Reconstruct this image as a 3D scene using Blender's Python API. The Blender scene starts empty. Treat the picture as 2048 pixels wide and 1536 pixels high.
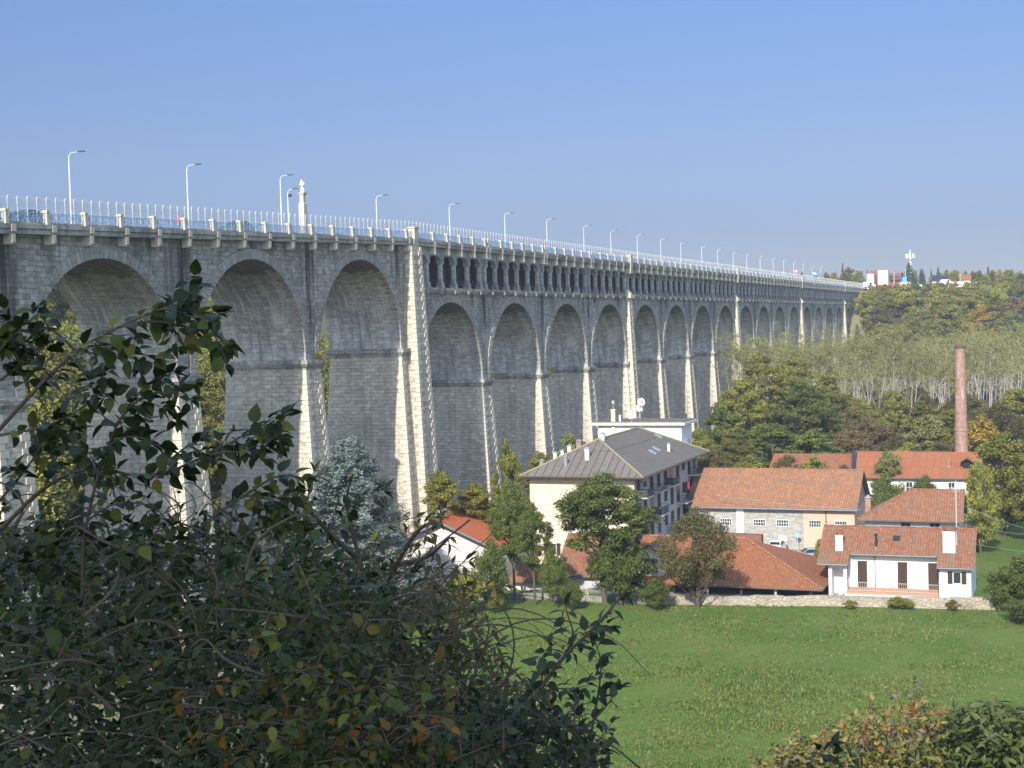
import bpy, math, random
import numpy as np
from mathutils import Vector
R_ = random.Random(7)
scene = bpy.context.scene
col = scene.collection
# ------------------------------------------------------------------ camera model (also used to lay the place out)
FPX = 2850.0; ZC = 31.0; RHO = 0.028; PIT = math.atan(117/FPX); YAW = math.radians(21.0834)
def _basis():
    F0 = np.array([-math.sin(YAW), math.cos(YAW), 0.]); R0 = np.array([math.cos(YAW), math.sin(YAW), 0.]); U0 = np.array([0, 0, 1.])
    F = F0*math.cos(PIT)-U0*math.sin(PIT); U = U0*math.cos(PIT)+F0*math.sin(PIT)
    return R0*math.cos(RHO)-U*math.sin(RHO), U*math.cos(RHO)+R0*math.sin(RHO), F
CR, CU, CF = _basis()
CO = np.array([0, 0, ZC])
def ray(px, py): return CF+(px-1024)/FPX*CR+(768-py)/FPX*CU
def at(px, py, d): return CO+ray(px, py)*d                 # a point at distance d in front of the viewpoint
def projpx(P):
    v = np.array(P, float)-CO; z = v@CF; return 1024+FPX*(v@CR)/z, 768-FPX*(v@CU)/z
def atz(px, py, z):
    r = ray(px, py); return CO+r*((z-ZC)/r[2])
def atX(px, py, X):
    r = ray(px, py); return CO+r*(X/r[0])
def atY(px, py, Y):
    r = ray(px, py); return CO+r*(Y/r[1])
# ------------------------------------------------------------------ objects
def tag(o, label=None, cat=None, group=None, kind=None):
    if label: o['label'] = label
    if cat: o['category'] = cat
    if group: o['group'] = group
    if kind: o['kind'] = kind
    return o
def empty(name, loc=(0, 0, 0), rz=0, label=None, cat=None, group=None):
    o = bpy.data.objects.new(name, None); col.objects.link(o)
    o.location = loc; o.rotation_euler = (0, 0, rz); o.empty_display_size = .2
    return tag(o, label, cat, group)
def copy_tree(o, parent=None):
    c = o.copy(); col.objects.link(c)
    if parent is not None: c.parent = parent
    for ch in list(o.children): copy_tree(ch, c)
    return c
def mesh_obj(name, verts, faces, mats, parent=None, mi=None, uv=None, smooth=False, loc=(0, 0, 0)):
    me = bpy.data.meshes.new(name)
    verts = np.asarray(verts, dtype=np.float32).reshape(-1, 3)
    nf = len(faces)
    if isinstance(faces, np.ndarray):
        k = faces.shape[1]; loops = faces.reshape(-1).astype(np.int32)
        starts = np.arange(0, nf*k, k, dtype=np.int32)
    else:
        cnt = np.array([len(f) for f in faces], dtype=np.int32)
        loops = np.array([i for f in faces for i in f], dtype=np.int32)
        starts = np.concatenate([[0], np.cumsum(cnt)[:-1]]).astype(np.int32)
    me.vertices.add(len(verts)); me.vertices.foreach_set('co', verts.reshape(-1))
    me.loops.add(len(loops)); me.loops.foreach_set('vertex_index', loops)
    me.polygons.add(nf); me.polygons.foreach_set('loop_start', starts)
    if mi is not None: me.polygons.foreach_set('material_index', np.asarray(mi, dtype=np.int32))
    me.polygons.foreach_set('use_smooth', np.full(nf, smooth, dtype=bool))
    if not isinstance(mats, (list, tuple)): mats = [mats]
    for m in mats: me.materials.append(m)
    me.update(calc_edges=True); me.validate()
    lay = me.uv_layers.new(name='UVMap')
    if uv is not None: lay.data.foreach_set('uv', np.asarray(uv, dtype=np.float32).reshape(-1))
    else:
        n = len(me.polygons); nor = np.empty(n*3, np.float32); me.polygons.foreach_get('normal', nor); nor = np.abs(nor.reshape(-1, 3))
        tot = np.empty(n, np.int32); me.polygons.foreach_get('loop_total', tot)
        ax = np.repeat(np.where((nor[:, 2] > .8), 2, np.where(nor[:, 0] > nor[:, 1], 0, 1)), tot)
        li = np.empty(len(me.loops), np.int32); me.loops.foreach_get('vertex_index', li); co = verts[li]+np.asarray(loc, dtype=np.float32)
        u = np.where(ax == 0, co[:, 1], co[:, 0]); v = np.where(ax == 2, co[:, 1], co[:, 2])
        lay.data.foreach_set('uv', np.stack([u, v], 1).astype(np.float32).reshape(-1))
    o = bpy.data.objects.new(name, me); col.objects.link(o); o.location = loc
    if parent is not None: o.parent = parent
    return o
class MB:
    def __init__(s): s.v = []; s.f = []; s.m = []; s.u = []; s.custom = False
    def add(s, vs, fs, m=0, uv=None):
        b = len(s.v); s.v += [tuple(map(float, p)) for p in vs]
        for i, f in enumerate(fs):
            s.f.append(tuple(b+j for j in f)); s.m.append(m)
            s.u.append(uv[i] if uv is not None else None)
            if uv is not None: s.custom = True
        return s
    def box(s, x0, x1, y0, y1, z0, z1, m=0):
        return s.frus((x0, x1, y0, y1), z0, (x0, x1, y0, y1), z1, m)
    def frus(s, a, z0, b, z1, m=0):
        vs = [(a[0], a[2], z0), (a[1], a[2], z0), (a[1], a[3], z0), (a[0], a[3], z0), (b[0], b[2], z1), (b[1], b[2], z1), (b[1], b[3], z1), (b[0], b[3], z1)]
        return s.add(vs, [(3, 2, 1, 0), (4, 5, 6, 7), (0, 1, 5, 4), (1, 2, 6, 5), (2, 3, 7, 6), (3, 0, 4, 7)], m)
    def prism(s, pts, a0, a1, axis='y', m=0):
        # pts: closed profile in the two other axes (in order x,z / y,z / x,y); extruded along axis
        n = len(pts)
        def P(p, a):
            return (p[0], a, p[1]) if axis == 'y' else (a, p[0], p[1]) if axis == 'x' else (p[0], p[1], a)
        vs = [P(p, a0) for p in pts]+[P(p, a1) for p in pts]
        fs = [tuple(range(n)), tuple(range(2*n-1, n-1, -1))]+[(i, (i+1) % n, n+(i+1) % n, n+i) for i in range(n)]
        return s.add(vs, fs, m)
    def tube(s, pts, rs, n=6, m=0, cap=True):
        pts = [Vector(p) for p in pts]
        if not hasattr(rs, '__len__'): rs = [rs]*len(pts)
        b = len(s.v); up = Vector((0.13, 0.21, 1)).normalized()
        for i, p in enumerate(pts):
            d = (pts[min(i+1, len(pts)-1)]-pts[max(i-1, 0)])
            d = d.normalized() if d.length > 1e-9 else Vector((0, 0, 1))
            a = d.cross(up)
            if a.length < .05: a = d.cross(Vector((1, 0, 0)))
            a.normalize(); c = d.cross(a)
            for k in range(n):
                t = 2*math.pi*k/n; q = p+(a*math.cos(t)+c*math.sin(t))*rs[i]; s.v.append(tuple(q))
        for i in range(len(pts)-1):
            for k in range(n):
                k2 = (k+1) % n
                s.f.append((b+i*n+k, b+i*n+k2, b+(i+1)*n+k2, b+(i+1)*n+k)); s.m.append(m); s.u.append(None)
        if cap:
            s.f.append(tuple(b+k for k in range(n-1, -1, -1))); s.m.append(m); s.u.append(None)
            e = b+(len(pts)-1)*n; s.f.append(tuple(e+k for k in range(n))); s.m.append(m); s.u.append(None)
        return s
    def bar(s, p, q, r, m=0, n=4): return s.tube([p, q], r, n, m)
    def lathe(s, prof, cx=0, cy=0, n=16, m=0):
        b = len(s.v)
        for r, z in prof:
            for k in range(n):
                t = 2*math.pi*k/n; s.v.append((cx+r*math.cos(t), cy+r*math.sin(t), z))
        for i in range(len(prof)-1):
            for k in range(n):
                k2 = (k+1) % n; s.f.append((b+i*n+k, b+i*n+k2, b+(i+1)*n+k2, b+(i+1)*n+k)); s.m.append(m); s.u.append(None)
        s.f.append(tuple(b+k for k in range(n-1, -1, -1))); s.m.append(m); s.u.append(None)
        e = b+(len(prof)-1)*n; s.f.append(tuple(e+k for k in range(n))); s.m.append(m); s.u.append(None)
        return s
    def shear(s, y0, k):
        s.v = [(x, y, z+k*(y-y0)) for x, y, z in s.v]; return s
    def build(s, name, mats, parent=None, smooth=False, loc=(0, 0, 0)):
        uv = None
        if s.custom:
            uv = []
            V = s.v
            for f, u in zip(s.f, s.u):
                if u is not None: uv += list(u)
                else:
                    p = [Vector(V[i]) for i in f]
                    n = (p[1]-p[0]).cross(p[2]-p[0]); a = [abs(c) for c in n]; L = max(n.length, 1e-9)
                    for q in p:
                        if a[2]/L > .8: uv.append((q.x, q.y))
                        elif a[0] > a[1]: uv.append((q.y, q.z))
                        else: uv.append((q.x, q.z))
        return mesh_obj(name, s.v, s.f, mats, parent, s.m, uv, smooth, loc)
# ------------------------------------------------------------------ materials
def newmat(name):
    m = bpy.data.materials.new(name); m.use_nodes = True
    nt = m.node_tree; b = nt.nodes['Principled BSDF']; return m, nt, b
def N(nt, t, **kw):
    n = nt.nodes.new(t)
    for k, v in kw.items():
        if k.startswith('_'): n.inputs[k[1:].replace('_', ' ')].default_value = v
        else: setattr(n, k, v)
    return n
def mixc(nt, fac, a, b, blend='MIX'):
    n = nt.nodes.new('ShaderNodeMix'); n.data_type = 'RGBA'; n.blend_type = blend
    for i, v in ((0, fac), (6, a), (7, b)):
        if isinstance(v, (int, float)): n.inputs[i].default_value = v
        elif isinstance(v, tuple): n.inputs[i].default_value = (*v, 1) if len(v) == 3 else v
        else: nt.links.new(v, n.inputs[i])
    return n.outputs[2]
def ramp(nt, src, stops):
    n = nt.nodes.new('ShaderNodeValToRGB'); e = n.color_ramp.elements
    while len(e) < len(stops): e.new(.5)
    for i, (p, c) in enumerate(stops):
        e[i].position = p; e[i].color = (c, c, c, 1) if isinstance(c, (int, float)) else (*c, 1)
    nt.links.new(src, n.inputs[0]); return n.outputs[0]
def noise(nt, vec, scale, detail=4, rough=.6, mscale=None):
    if mscale:
        mp = nt.nodes.new('ShaderNodeMapping'); mp.inputs['Scale'].default_value = mscale; nt.links.new(vec, mp.inputs[0]); vec = mp.outputs[0]
    n = nt.nodes.new('ShaderNodeTexNoise'); n.inputs['Scale'].default_value = scale; n.inputs['Detail'].default_value = detail; n.inputs['Roughness'].default_value = rough
    nt.links.new(vec, n.inputs['Vector']); return n.outputs['Fac']
def bump(nt, b, h, strength=.3, dist=.05):
    n = nt.nodes.new('ShaderNodeBump'); n.inputs['Strength'].default_value = strength; n.inputs['Distance'].default_value = dist
    nt.links.new(h, n.inputs['Height']); nt.links.new(n.outputs[0], b.inputs['Normal'])
def plain(name, c, rough=.6, metal=0, var=.12, scale=3., spec=.3):
    m, nt, b = newmat(name); tc = N(nt, 'ShaderNodeTexCoord')
    f = noise(nt, tc.outputs['Object'], scale, 3)
    c1 = tuple(x*(1-var) for x in c); c2 = tuple(min(1, x*(1+var)) for x in c)
    nt.links.new(mixc(nt, f, c1, c2), b.inputs['Base Color'])
    b.inputs['Roughness'].default_value = rough; b.inputs['Metallic'].default_value = metal; b.inputs['Specular IOR Level'].default_value = spec
    return m
def render_wall(name, c, stain=.35, dirt=(.30, .27, .23)):
    m, nt, b = newmat(name); geo = N(nt, 'ShaderNodeNewGeometry'); P = geo.outputs['Position']; U = N(nt, 'ShaderNodeUVMap').outputs[0]
    k = mixc(nt, noise(nt, P, .5, 4, .6), tuple(x*.90 for x in c), c)
    k = mixc(nt, ramp(nt, noise(nt, U, 1., 4, .7, (1.6, .16, 1)), [(.52, 0), (.75, stain)]), k, dirt)
    k = mixc(nt, ramp(nt, noise(nt, P, .22, 3, .7), [(.52, 0), (.72, stain*.7)]), k, dirt)
    nt.links.new(k, b.inputs['Base Color']); b.inputs['Roughness'].default_value = .9; b.inputs['Specular IOR Level'].default_value = .2
    bump(nt, b, noise(nt, P, 6, 3, .7), .25, .03); return m
def masonry(name, c1, c2, cm, bw=.95, rh=.45, mort=.022, stain=.5, streak=.5, white=.25, bstr=.5, dark=(.075, .075, .07)):
    m, nt, b = newmat(name)
    uv = N(nt, 'ShaderNodeUVMap'); U = uv.outputs[0]
    # irregular block widths: nudge u by row noise
    br = N(nt, 'ShaderNodeTexBrick', offset=.5, squash=1.)
    wob = noise(nt, U, .9, 2); wob2 = mixc(nt, .03, U, wob, 'ADD'); nt.links.new(wob2, br.inputs['Vector'])
    for k, v in (('Scale', 1.), ('Brick Width', bw), ('Row Height', rh), ('Mortar Size', mort), ('Mortar Smooth', .3), ('Bias', 0.)): br.inputs[k].default_value = v
    br.inputs['Color1'].default_value = (*c1, 1); br.inputs['Color2'].default_value = (*c2, 1); br.inputs['Mortar'].default_value = (*cm, 1)
    geo = N(nt, 'ShaderNodeNewGeometry'); P = geo.outputs['Position']
    big = noise(nt, P, .16, 5, .65)
    cell = noise(nt, U, 1.15, 1, .5, (1, 2.1, 1))
    c = mixc(nt, .55, br.outputs['Color'], ramp(nt, cell, [(.32, .55), (.66, 1.12)]), 'MULTIPLY')
    c = mixc(nt, ramp(nt, big, [(.38, 0), (.7, stain)]), c, dark)
    fine = noise(nt, P, 2.6, 5, .7)
    c = mixc(nt, .5, c, ramp(nt, fine, [(.3, .55), (.7, 1.)]), 'MULTIPLY')
    st = noise(nt, U, 1., 4, .7, (1.3, .07, 1))
    c = mixc(nt, ramp(nt, st, [(.5, 0), (.66, streak)]), c, dark)
    st2 = noise(nt, U, 1., 3, .6, (.42, .035, 1)); c = mixc(nt, ramp(nt, st2, [(.5, 0), (.68, streak*.75)]), c, dark)
    wt = noise(nt, U, 1., 4, .7, (1.1, .16, 1)); big2 = noise(nt, P, .12, 2)
    wm = N(nt, 'ShaderNodeMath', operation='MULTIPLY'); nt.links.new(ramp(nt, wt, [(.5, 0), (.68, 1)]), wm.inputs[0]); nt.links.new(ramp(nt, big2, [(.4, 0), (.6, white)]), wm.inputs[1])
    c = mixc(nt, wm.outputs[0], c, (.55, .55, .53))
    nt.links.new(c, b.inputs['Base Color']); b.inputs['Roughness'].default_value = .9; b.inputs['Specular IOR Level'].default_value = .2
    h = N(nt, 'ShaderNodeMath', operation='MULTIPLY_ADD'); nt.links.new(br.outputs['Fac'], h.inputs[0]); h.inputs[1].default_value = -1.; nt.links.new(fine, h.inputs[2])
    bump(nt, b, h.outputs[0], bstr, .06)
    return m
def leafmat(name, cols, rough=.5, trans=.25, nscale=.35, spec=.25, vary=.35):
    # cols: list of colours picked at random for each leaf; slow noise shifts whole sprays
    m, nt, b = newmat(name); geo = N(nt, 'ShaderNodeNewGeometry'); tc = N(nt, 'ShaderNodeTexCoord')
    rnd = geo.outputs['Random Per Island']
    st = [((i+.0)/len(cols), c) for i, c in enumerate(cols)]
    r = nt.nodes.new('ShaderNodeValToRGB'); r.color_ramp.interpolation = 'LINEAR'
    e = r.color_ramp.elements
    while len(e) < len(st): e.new(.5)
    for i, (p, c) in enumerate(st): e[i].position = p; e[i].color = (*c, 1)
    nz = noise(nt, tc.outputs['Object'], nscale, 2)
    mm = N(nt, 'ShaderNodeMath', operation='MULTIPLY_ADD'); nt.links.new(nz, mm.inputs[0]); mm.inputs[1].default_value = 1.2; mm.inputs[2].default_value = -.6
    ad = N(nt, 'ShaderNodeMath', operation='ADD', use_clamp=True); nt.links.new(rnd, ad.inputs[0]); nt.links.new(mm.outputs[0], ad.inputs[1])
    nt.links.new(ad.outputs[0], r.inputs[0])
    oi = N(nt, 'ShaderNodeObjectInfo')
    hs = N(nt, 'ShaderNodeHueSaturation'); nt.links.new(r.outputs[0], hs.inputs['Color'])
    v = N(nt, 'ShaderNodeMapRange'); nt.links.new(oi.outputs['Random'], v.inputs[0]); v.inputs['To Min'].default_value = 1-vary; v.inputs['To Max'].default_value = 1+vary
    nt.links.new(v.outputs[0], hs.inputs['Value'])
    hh = N(nt, 'ShaderNodeMapRange'); nt.links.new(oi.outputs['Random'], hh.inputs[0]); hh.inputs['To Min'].default_value = .5-.04*vary; hh.inputs['To Max'].default_value = .5+.02*vary
    nt.links.new(hh.outputs[0], hs.inputs['Hue'])
    nt.links.new(hs.outputs[0], b.inputs['Base Color'])
    b.inputs['Roughness'].default_value = rough; b.inputs['Specular IOR Level'].default_value = spec
    if trans > 0:
        t = N(nt, 'ShaderNodeBsdfTranslucent'); nt.links.new(hs.outputs[0], t.inputs['Color'])
        ms = N(nt, 'ShaderNodeMixShader'); ms.inputs[0].default_value = trans
        nt.links.new(b.outputs[0], ms.inputs[1]); nt.links.new(t.outputs[0], ms.inputs[2])
        nt.links.new(ms.outputs[0], nt.nodes['Material Output'].inputs[0])
    return m
def rooftile(name, c1, c2, dirt, w=.3, l=.38, moss=.4, bs=1., mort=.018):
    m, nt, b = newmat(name); uv = N(nt, 'ShaderNodeUVMap'); U = uv.outputs[0]
    br = N(nt, 'ShaderNodeTexBrick', offset=.0)
    nt.links.new(U, br.inputs['Vector'])
    for k, v in (('Scale', 1.), ('Brick Width', w), ('Row Height', l), ('Mortar Size', mort), ('Mortar Smooth', .6), ('Bias', 0.)): br.inputs[k].default_value = v
    br.inputs['Color1'].default_value = (*c1, 1); br.inputs['Color2'].default_value = (*c2, 1); br.inputs['Mortar'].default_value = (*[x*.35 for x in c1], 1)
    geo = N(nt, 'ShaderNodeNewGeometry'); P = geo.outputs['Position']
    n1 = noise(nt, P, .7, 5, .7); c = mixc(nt, ramp(nt, n1, [(.45, 0), (.68, moss)]), br.outputs['Color'], dirt)
    n2 = noise(nt, P, 4., 3, .7); c = mixc(nt, .6, c, ramp(nt, n2, [(.3, .45), (.7, 1.05)]), 'MULTIPLY')
    n4 = noise(nt, P, .35, 4, .7); c = mixc(nt, ramp(nt, n4, [(.45, 0), (.7, moss*.8)]), c, (.15, .125, .095))
    n3 = noise(nt, U, 1., 3, .7, (2.2, 2.6, 1)); c = mixc(nt, ramp(nt, n3, [(.62, 0), (.7, .35)]), c, (.5, .36, .28))
    nt.links.new(c, b.inputs['Base Color']); b.inputs['Roughness'].default_value = .85; b.inputs['Specular IOR Level'].default_value = .2
    wv = N(nt, 'ShaderNodeTexWave', wave_type='BANDS', bands_direction='X', wave_profile='SIN'); mp = N(nt, 'ShaderNodeMapping'); nt.links.new(U, mp.inputs[0]); mp.inputs['Scale'].default_value = (1/w*.31416*1, 0, 0)
    nt.links.new(mp.outputs[0], wv.inputs['Vector']); wv.inputs['Scale'].default_value = 1.
    h = N(nt, 'ShaderNodeMath', operation='MULTIPLY_ADD'); nt.links.new(br.outputs['Fac'], h.inputs[0]); h.inputs[1].default_value = -.6; nt.links.new(wv.outputs['Fac'], h.inputs[2])
    bump(nt, b, h.outputs[0], .7*bs, .08)
    return m
# ------------------------------------------------------------------ world, sun, camera
SUN_EL = math.radians(33); AL = math.radians(3.1)
sdir = Vector((math.sin(AL)*math.cos(SUN_EL), -math.cos(AL)*math.cos(SUN_EL), math.sin(SUN_EL)))
w = bpy.data.worlds.new('World'); scene.world = w; w.use_nodes = True
wn = w.node_tree; bg = wn.nodes['Background']
sky = wn.nodes.new('ShaderNodeTexSky'); sky.sky_type = 'NISHITA'; sky.sun_disc = False
sky.sun_elevation = SUN_EL; sky.sun_rotation = math.atan2(sdir.x, sdir.y)
sky.air_density = 1.0; sky.dust_density = .5; sky.ozone_density = 2.0; sky.altitude = 500
wtc = wn.nodes.new('ShaderNodeTexCoord'); wsep = wn.nodes.new('ShaderNodeSeparateXYZ'); wn.links.new(wtc.outputs['Generated'], wsep.inputs[0])
wtint = ramp(wn, wsep.outputs[2], [(0, (.198, .202, .296)), (.06, (.208, .210, .304)), (.12, (.288, .285, .361)), (.22, (.346, .368, .47)), (.34, (1., .97, .95)), (.6, (2.8, 2.4, 1.85))])
wmr = wn.nodes.new('ShaderNodeMapRange'); wmr.interpolation_type = 'SMOOTHSTEP'; wn.links.new(wsep.outputs[1], wmr.inputs[0]); wmr.inputs[1].default_value = .1; wmr.inputs[2].default_value = -.6; wmr.inputs[3].default_value = 0; wmr.inputs[4].default_value = 1
wtint = mixc(wn, wmr.outputs[0], wtint, (1.75, 1.6, 1.5))      # the sun's side of the sky is the bright one
wn.links.new(mixc(wn, 1., sky.outputs[0], wtint, 'MULTIPLY'), bg.inputs[0]); bg.inputs[1].default_value = .15
sl = bpy.data.lights.new('sun', 'SUN'); sl.energy = 4.4; sl.angle = math.radians(.53); sl.color = (1, .93, .82)
so = bpy.data.objects.new('sun', sl); col.objects.link(so); so.rotation_euler = (-sdir).to_track_quat('-Z', 'Y').to_euler()
cd = bpy.data.cameras.new('camera'); cam = bpy.data.objects.new('camera', cd); col.objects.link(cam)
cd.sensor_width = 36; cd.lens = 36*FPX/2048; cd.clip_start = .1; cd.clip_end = 6000
from mathutils import Matrix
cam.matrix_world = Matrix(((CR[0], CU[0], -CF[0], CO[0]), (CR[1], CU[1], -CF[1], CO[1]), (CR[2], CU[2], -CF[2], CO[2]), (0, 0, 0, 1)))
scene.camera = cam
vs_ = scene.view_settings; vs_.view_transform = 'Standard'; vs_.look = 'None'; vs_.exposure = 0.75; vs_.gamma = 1
# ------------------------------------------------------------------ shared materials
STONE = masonry('ashlar_stone', (.56, .525, .465), (.335, .315, .28), (.15, .14, .125), stain=.65, streak=.65, white=.35)
STONE_LIGHT = masonry('pale_pier_stone', (.64, .565, .445), (.50, .44, .355), (.25, .22, .18), stain=.25, streak=.3, white=.15)
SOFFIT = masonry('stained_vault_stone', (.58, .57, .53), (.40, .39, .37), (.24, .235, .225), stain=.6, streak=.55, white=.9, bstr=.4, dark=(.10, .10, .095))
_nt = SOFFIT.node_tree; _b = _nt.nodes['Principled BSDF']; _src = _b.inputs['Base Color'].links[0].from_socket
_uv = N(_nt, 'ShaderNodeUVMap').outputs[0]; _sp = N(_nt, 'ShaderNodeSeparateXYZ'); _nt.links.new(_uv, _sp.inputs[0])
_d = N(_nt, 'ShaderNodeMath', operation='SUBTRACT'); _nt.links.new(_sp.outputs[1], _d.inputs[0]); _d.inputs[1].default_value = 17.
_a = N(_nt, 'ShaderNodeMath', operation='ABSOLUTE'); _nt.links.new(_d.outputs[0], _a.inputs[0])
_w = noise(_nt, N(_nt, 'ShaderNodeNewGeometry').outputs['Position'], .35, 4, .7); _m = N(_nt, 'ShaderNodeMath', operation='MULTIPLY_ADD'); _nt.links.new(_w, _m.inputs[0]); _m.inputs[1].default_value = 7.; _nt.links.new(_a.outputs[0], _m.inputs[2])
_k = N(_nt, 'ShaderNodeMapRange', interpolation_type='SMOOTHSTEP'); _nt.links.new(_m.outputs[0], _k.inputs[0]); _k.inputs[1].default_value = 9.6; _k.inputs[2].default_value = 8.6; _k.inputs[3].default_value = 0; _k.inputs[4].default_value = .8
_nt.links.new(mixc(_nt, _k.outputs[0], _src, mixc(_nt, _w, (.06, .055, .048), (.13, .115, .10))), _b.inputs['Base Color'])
STAIN = bpy.data.materials.new('dark_water_stain'); STAIN.use_nodes = True; _nt = STAIN.node_tree; _b = _nt.nodes['Principled BSDF']; _b.inputs['Base Color'].default_value = (.045, .044, .042, 1); _b.inputs['Roughness'].default_value = .95
_uv = N(_nt, 'ShaderNodeUVMap').outputs[0]; _sp = N(_nt, 'ShaderNodeSeparateXYZ'); _nt.links.new(_uv, _sp.inputs[0])
_e = ramp(_nt, _sp.outputs[0], [(0, 0), (.3, .75), (.5, 1), (.7, .75), (1, 0)]); _f = ramp(_nt, _sp.outputs[1], [(0, 0), (.55, .8), (1, 1)])
_s = ramp(_nt, noise(_nt, N(_nt, 'ShaderNodeNewGeometry').outputs['Position'], 1., 4, .65, (1, 1.9, .16)), [(.36, 0), (.6, 1)])
_m1 = N(_nt, 'ShaderNodeMath', operation='MULTIPLY'); _nt.links.new(_e, _m1.inputs[0]); _nt.links.new(_f, _m1.inputs[1]); _m2 = N(_nt, 'ShaderNodeMath', operation='MULTIPLY'); _nt.links.new(_m1.outputs[0], _m2.inputs[0]); _nt.links.new(_s, _m2.inputs[1])
_t = N(_nt, 'ShaderNodeBsdfTransparent'); _ms = N(_nt, 'ShaderNodeMixShader'); _nt.links.new(_m2.outputs[0], _ms.inputs[0]); _nt.links.new(_t.outputs[0], _ms.inputs[1]); _nt.links.new(_b.outputs[0], _ms.inputs[2]); _nt.links.new(_ms.outputs[0], _nt.nodes['Material Output'].inputs[0])
CONC_DARK = masonry('near_black_gallery_concrete', (.045, .048, .052), (.04, .042, .046), (.03, .032, .035), bw=5, rh=3, mort=.005, stain=.6, streak=.5, white=.1, bstr=.1, dark=(.02, .02, .02))  # gallery's inner walls: near-black concrete with darker patches and streaks
RING = masonry('voussoir_stone', (.44, .415, .37), (.32, .305, .27), (.11, .105, .10), bw=3., rh=.62, mort=.03, stain=.3, streak=.25, white=.15)
QUOIN = plain('quoin_stone', (.52, .465, .375), .9, var=.3, scale=1.2)
CONC = masonry('weathered_concrete', (.44, .43, .40), (.40, .39, .37), (.34, .33, .32), bw=5, rh=3, mort=.01, stain=.5, streak=.6, white=.3, bstr=.15)
CONC_COL = masonry('column_concrete', (.42, .45, .44), (.39, .42, .41), (.34, .36, .355), bw=5, rh=3, mort=.005, stain=.4, streak=.45, white=.2, bstr=.12)
POST = plain('parapet_concrete', (.42, .385, .315), .85, var=.3, scale=2.)
BLUE = plain('blue_painted_iron', (.21, .33, .47), .5, var=.12)
FENCE_W = plain('pale_fence_steel', (.60, .58, .56), .45, metal=.2)
WIRE = plain('fence_wire', (.55, .55, .55), .5, metal=.3)
LAMP_P = plain('galvanised_lamp_steel', (.62, .66, .70), .4, metal=.3)
LAMP_H = plain('dark_lamp_head', (.05, .055, .06), .4)
ASPH = plain('asphalt', (.055, .055, .057), .9, var=.25, scale=1.5)
WHITE = render_wall('white_render', (.74, .73, .70), .22)
DARK = plain('dark_void', (.012, .012, .013), .8)
DKIRON = plain('dark_iron', (.025, .027, .03), .5)
GUTTER = plain('brown_gutter_metal', (.10, .07, .055), .45, metal=.4)
ZINC = plain('zinc_sheet', (.35, .37, .39), .4, metal=.6)
GLASS, _n, _b = newmat('window_glass'); _b.inputs['Base Color'].default_value = (.03, .04, .05, 1); _b.inputs['Roughness'].default_value = .06; _b.inputs['Specular IOR Level'].default_value = .6
BARK = plain('bark', (.10, .08, .06), .95, var=.35, scale=2.)
BARK_PALE = plain('pale_bark', (.30, .275, .23), .9, var=.2, scale=2.)
TWIG = plain('grey_brown_twig', (.11, .085, .065), .9, var=.35, scale=12.)
TILE_RED = rooftile('red_barrel_tiles', (.40, .15, .07), (.31, .11, .052), (.20, .10, .065), moss=.45)
TILE_ORANGE = rooftile('new_orange_tiles', (.60, .16, .065), (.52, .13, .055), (.40, .12, .06), w=.36, l=.42, moss=.25)
TILE_OLD = rooftile('weathered_pinkish_tiles', (.42, .205, .115), (.33, .15, .08), (.22, .145, .095), moss=.55)
TILE_MIX = rooftile('old_mottled_tiles', (.34, .155, .088), (.25, .105, .06), (.21, .15, .105), moss=.6)
TILE_GREY = rooftile('grey_brown_fibre_sheets', (.18, .162, .148), (.155, .14, .128), (.11, .10, .09), w=1.0, l=6., moss=.35, bs=.8, mort=.085)
# ------------------------------------------------------------------ terrain
Xw = -77.46; Xe = -76.56; S = 24.4; YP0 = 166.2; NP = 18
Y_END = YP0+S*17.9; DZ = 42.4
def sstep(a, b, x):
    t = np.clip((x-a)/(b-a), 0, 1); return t*t*(3-2*t)
def terrain(x, y):
    x = np.asarray(x, float); y = np.asarray(y, float)
    near = np.interp(y, [-60, 1.5, 30, 78, 92, 146, 150, 165, 185, 2000], [29.4, 29.3, 19.5, 2.6, 1.7, 1.5, 1.2, .6, 0, 0])
    # stays high to the far left of the viewpoint, where the viaduct lands
    hill = sstep(Y_END-70, Y_END+2, y+.03*(x+77))*41.5
    back = sstep(-96, -190, x)*26*sstep(380, 250, y)
    return np.maximum(near+hill, back)
def tz(x, y): return float(terrain(x, y))
xs = np.concatenate([np.linspace(-1500, -300, 13), np.linspace(-280, 120, 90), np.linspace(140, 1500, 14)])
ys = np.concatenate([np.linspace(-300, -20, 8), np.linspace(-10, 240, 84), np.linspace(246, 760, 76), np.linspace(800, 4500, 12)])
GX, GY = np.meshgrid(xs, ys); GZ = terrain(GX, GY)
rs = np.random.RandomState(3); GZ += rs.normal(0, .05, GZ.shape)*((GY > 80) & (GY < 145))
nx_, ny_ = len(xs), len(ys)
idx = np.arange(nx_*ny_).reshape(ny_, nx_)
fq = np.stack([idx[:-1, :-1], idx[:-1, 1:], idx[1:, 1:], idx[1:, :-1]], -1).reshape(-1, 4)
GM, nt, b = newmat('valley_ground'); geo = N(nt, 'ShaderNodeNewGeometry'); P = geo.outputs['Position']
sep = N(nt, 'ShaderNodeSeparateXYZ'); nt.links.new(P, sep.inputs[0])
g1 = noise(nt, P, .09, 5, .65); g2 = noise(nt, P, .9, 4, .75); g3 = noise(nt, P, 5., 3, .7)
grass = mixc(nt, ramp(nt, g1, [(.40, 0), (.60, 1)]), (.082, .148, .026), (.124, .176, .04))
grass = mixc(nt, ramp(nt, g2, [(.5, 0), (.68, .72)]), grass, (.19, .155, .07))
grass = mixc(nt, .5, grass, ramp(nt, g3, [(.3, .4), (.7, 1.)]), 'MULTIPLY')
wood = mixc(nt, g2, (.035, .038, .018), (.075, .065, .035))
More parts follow.
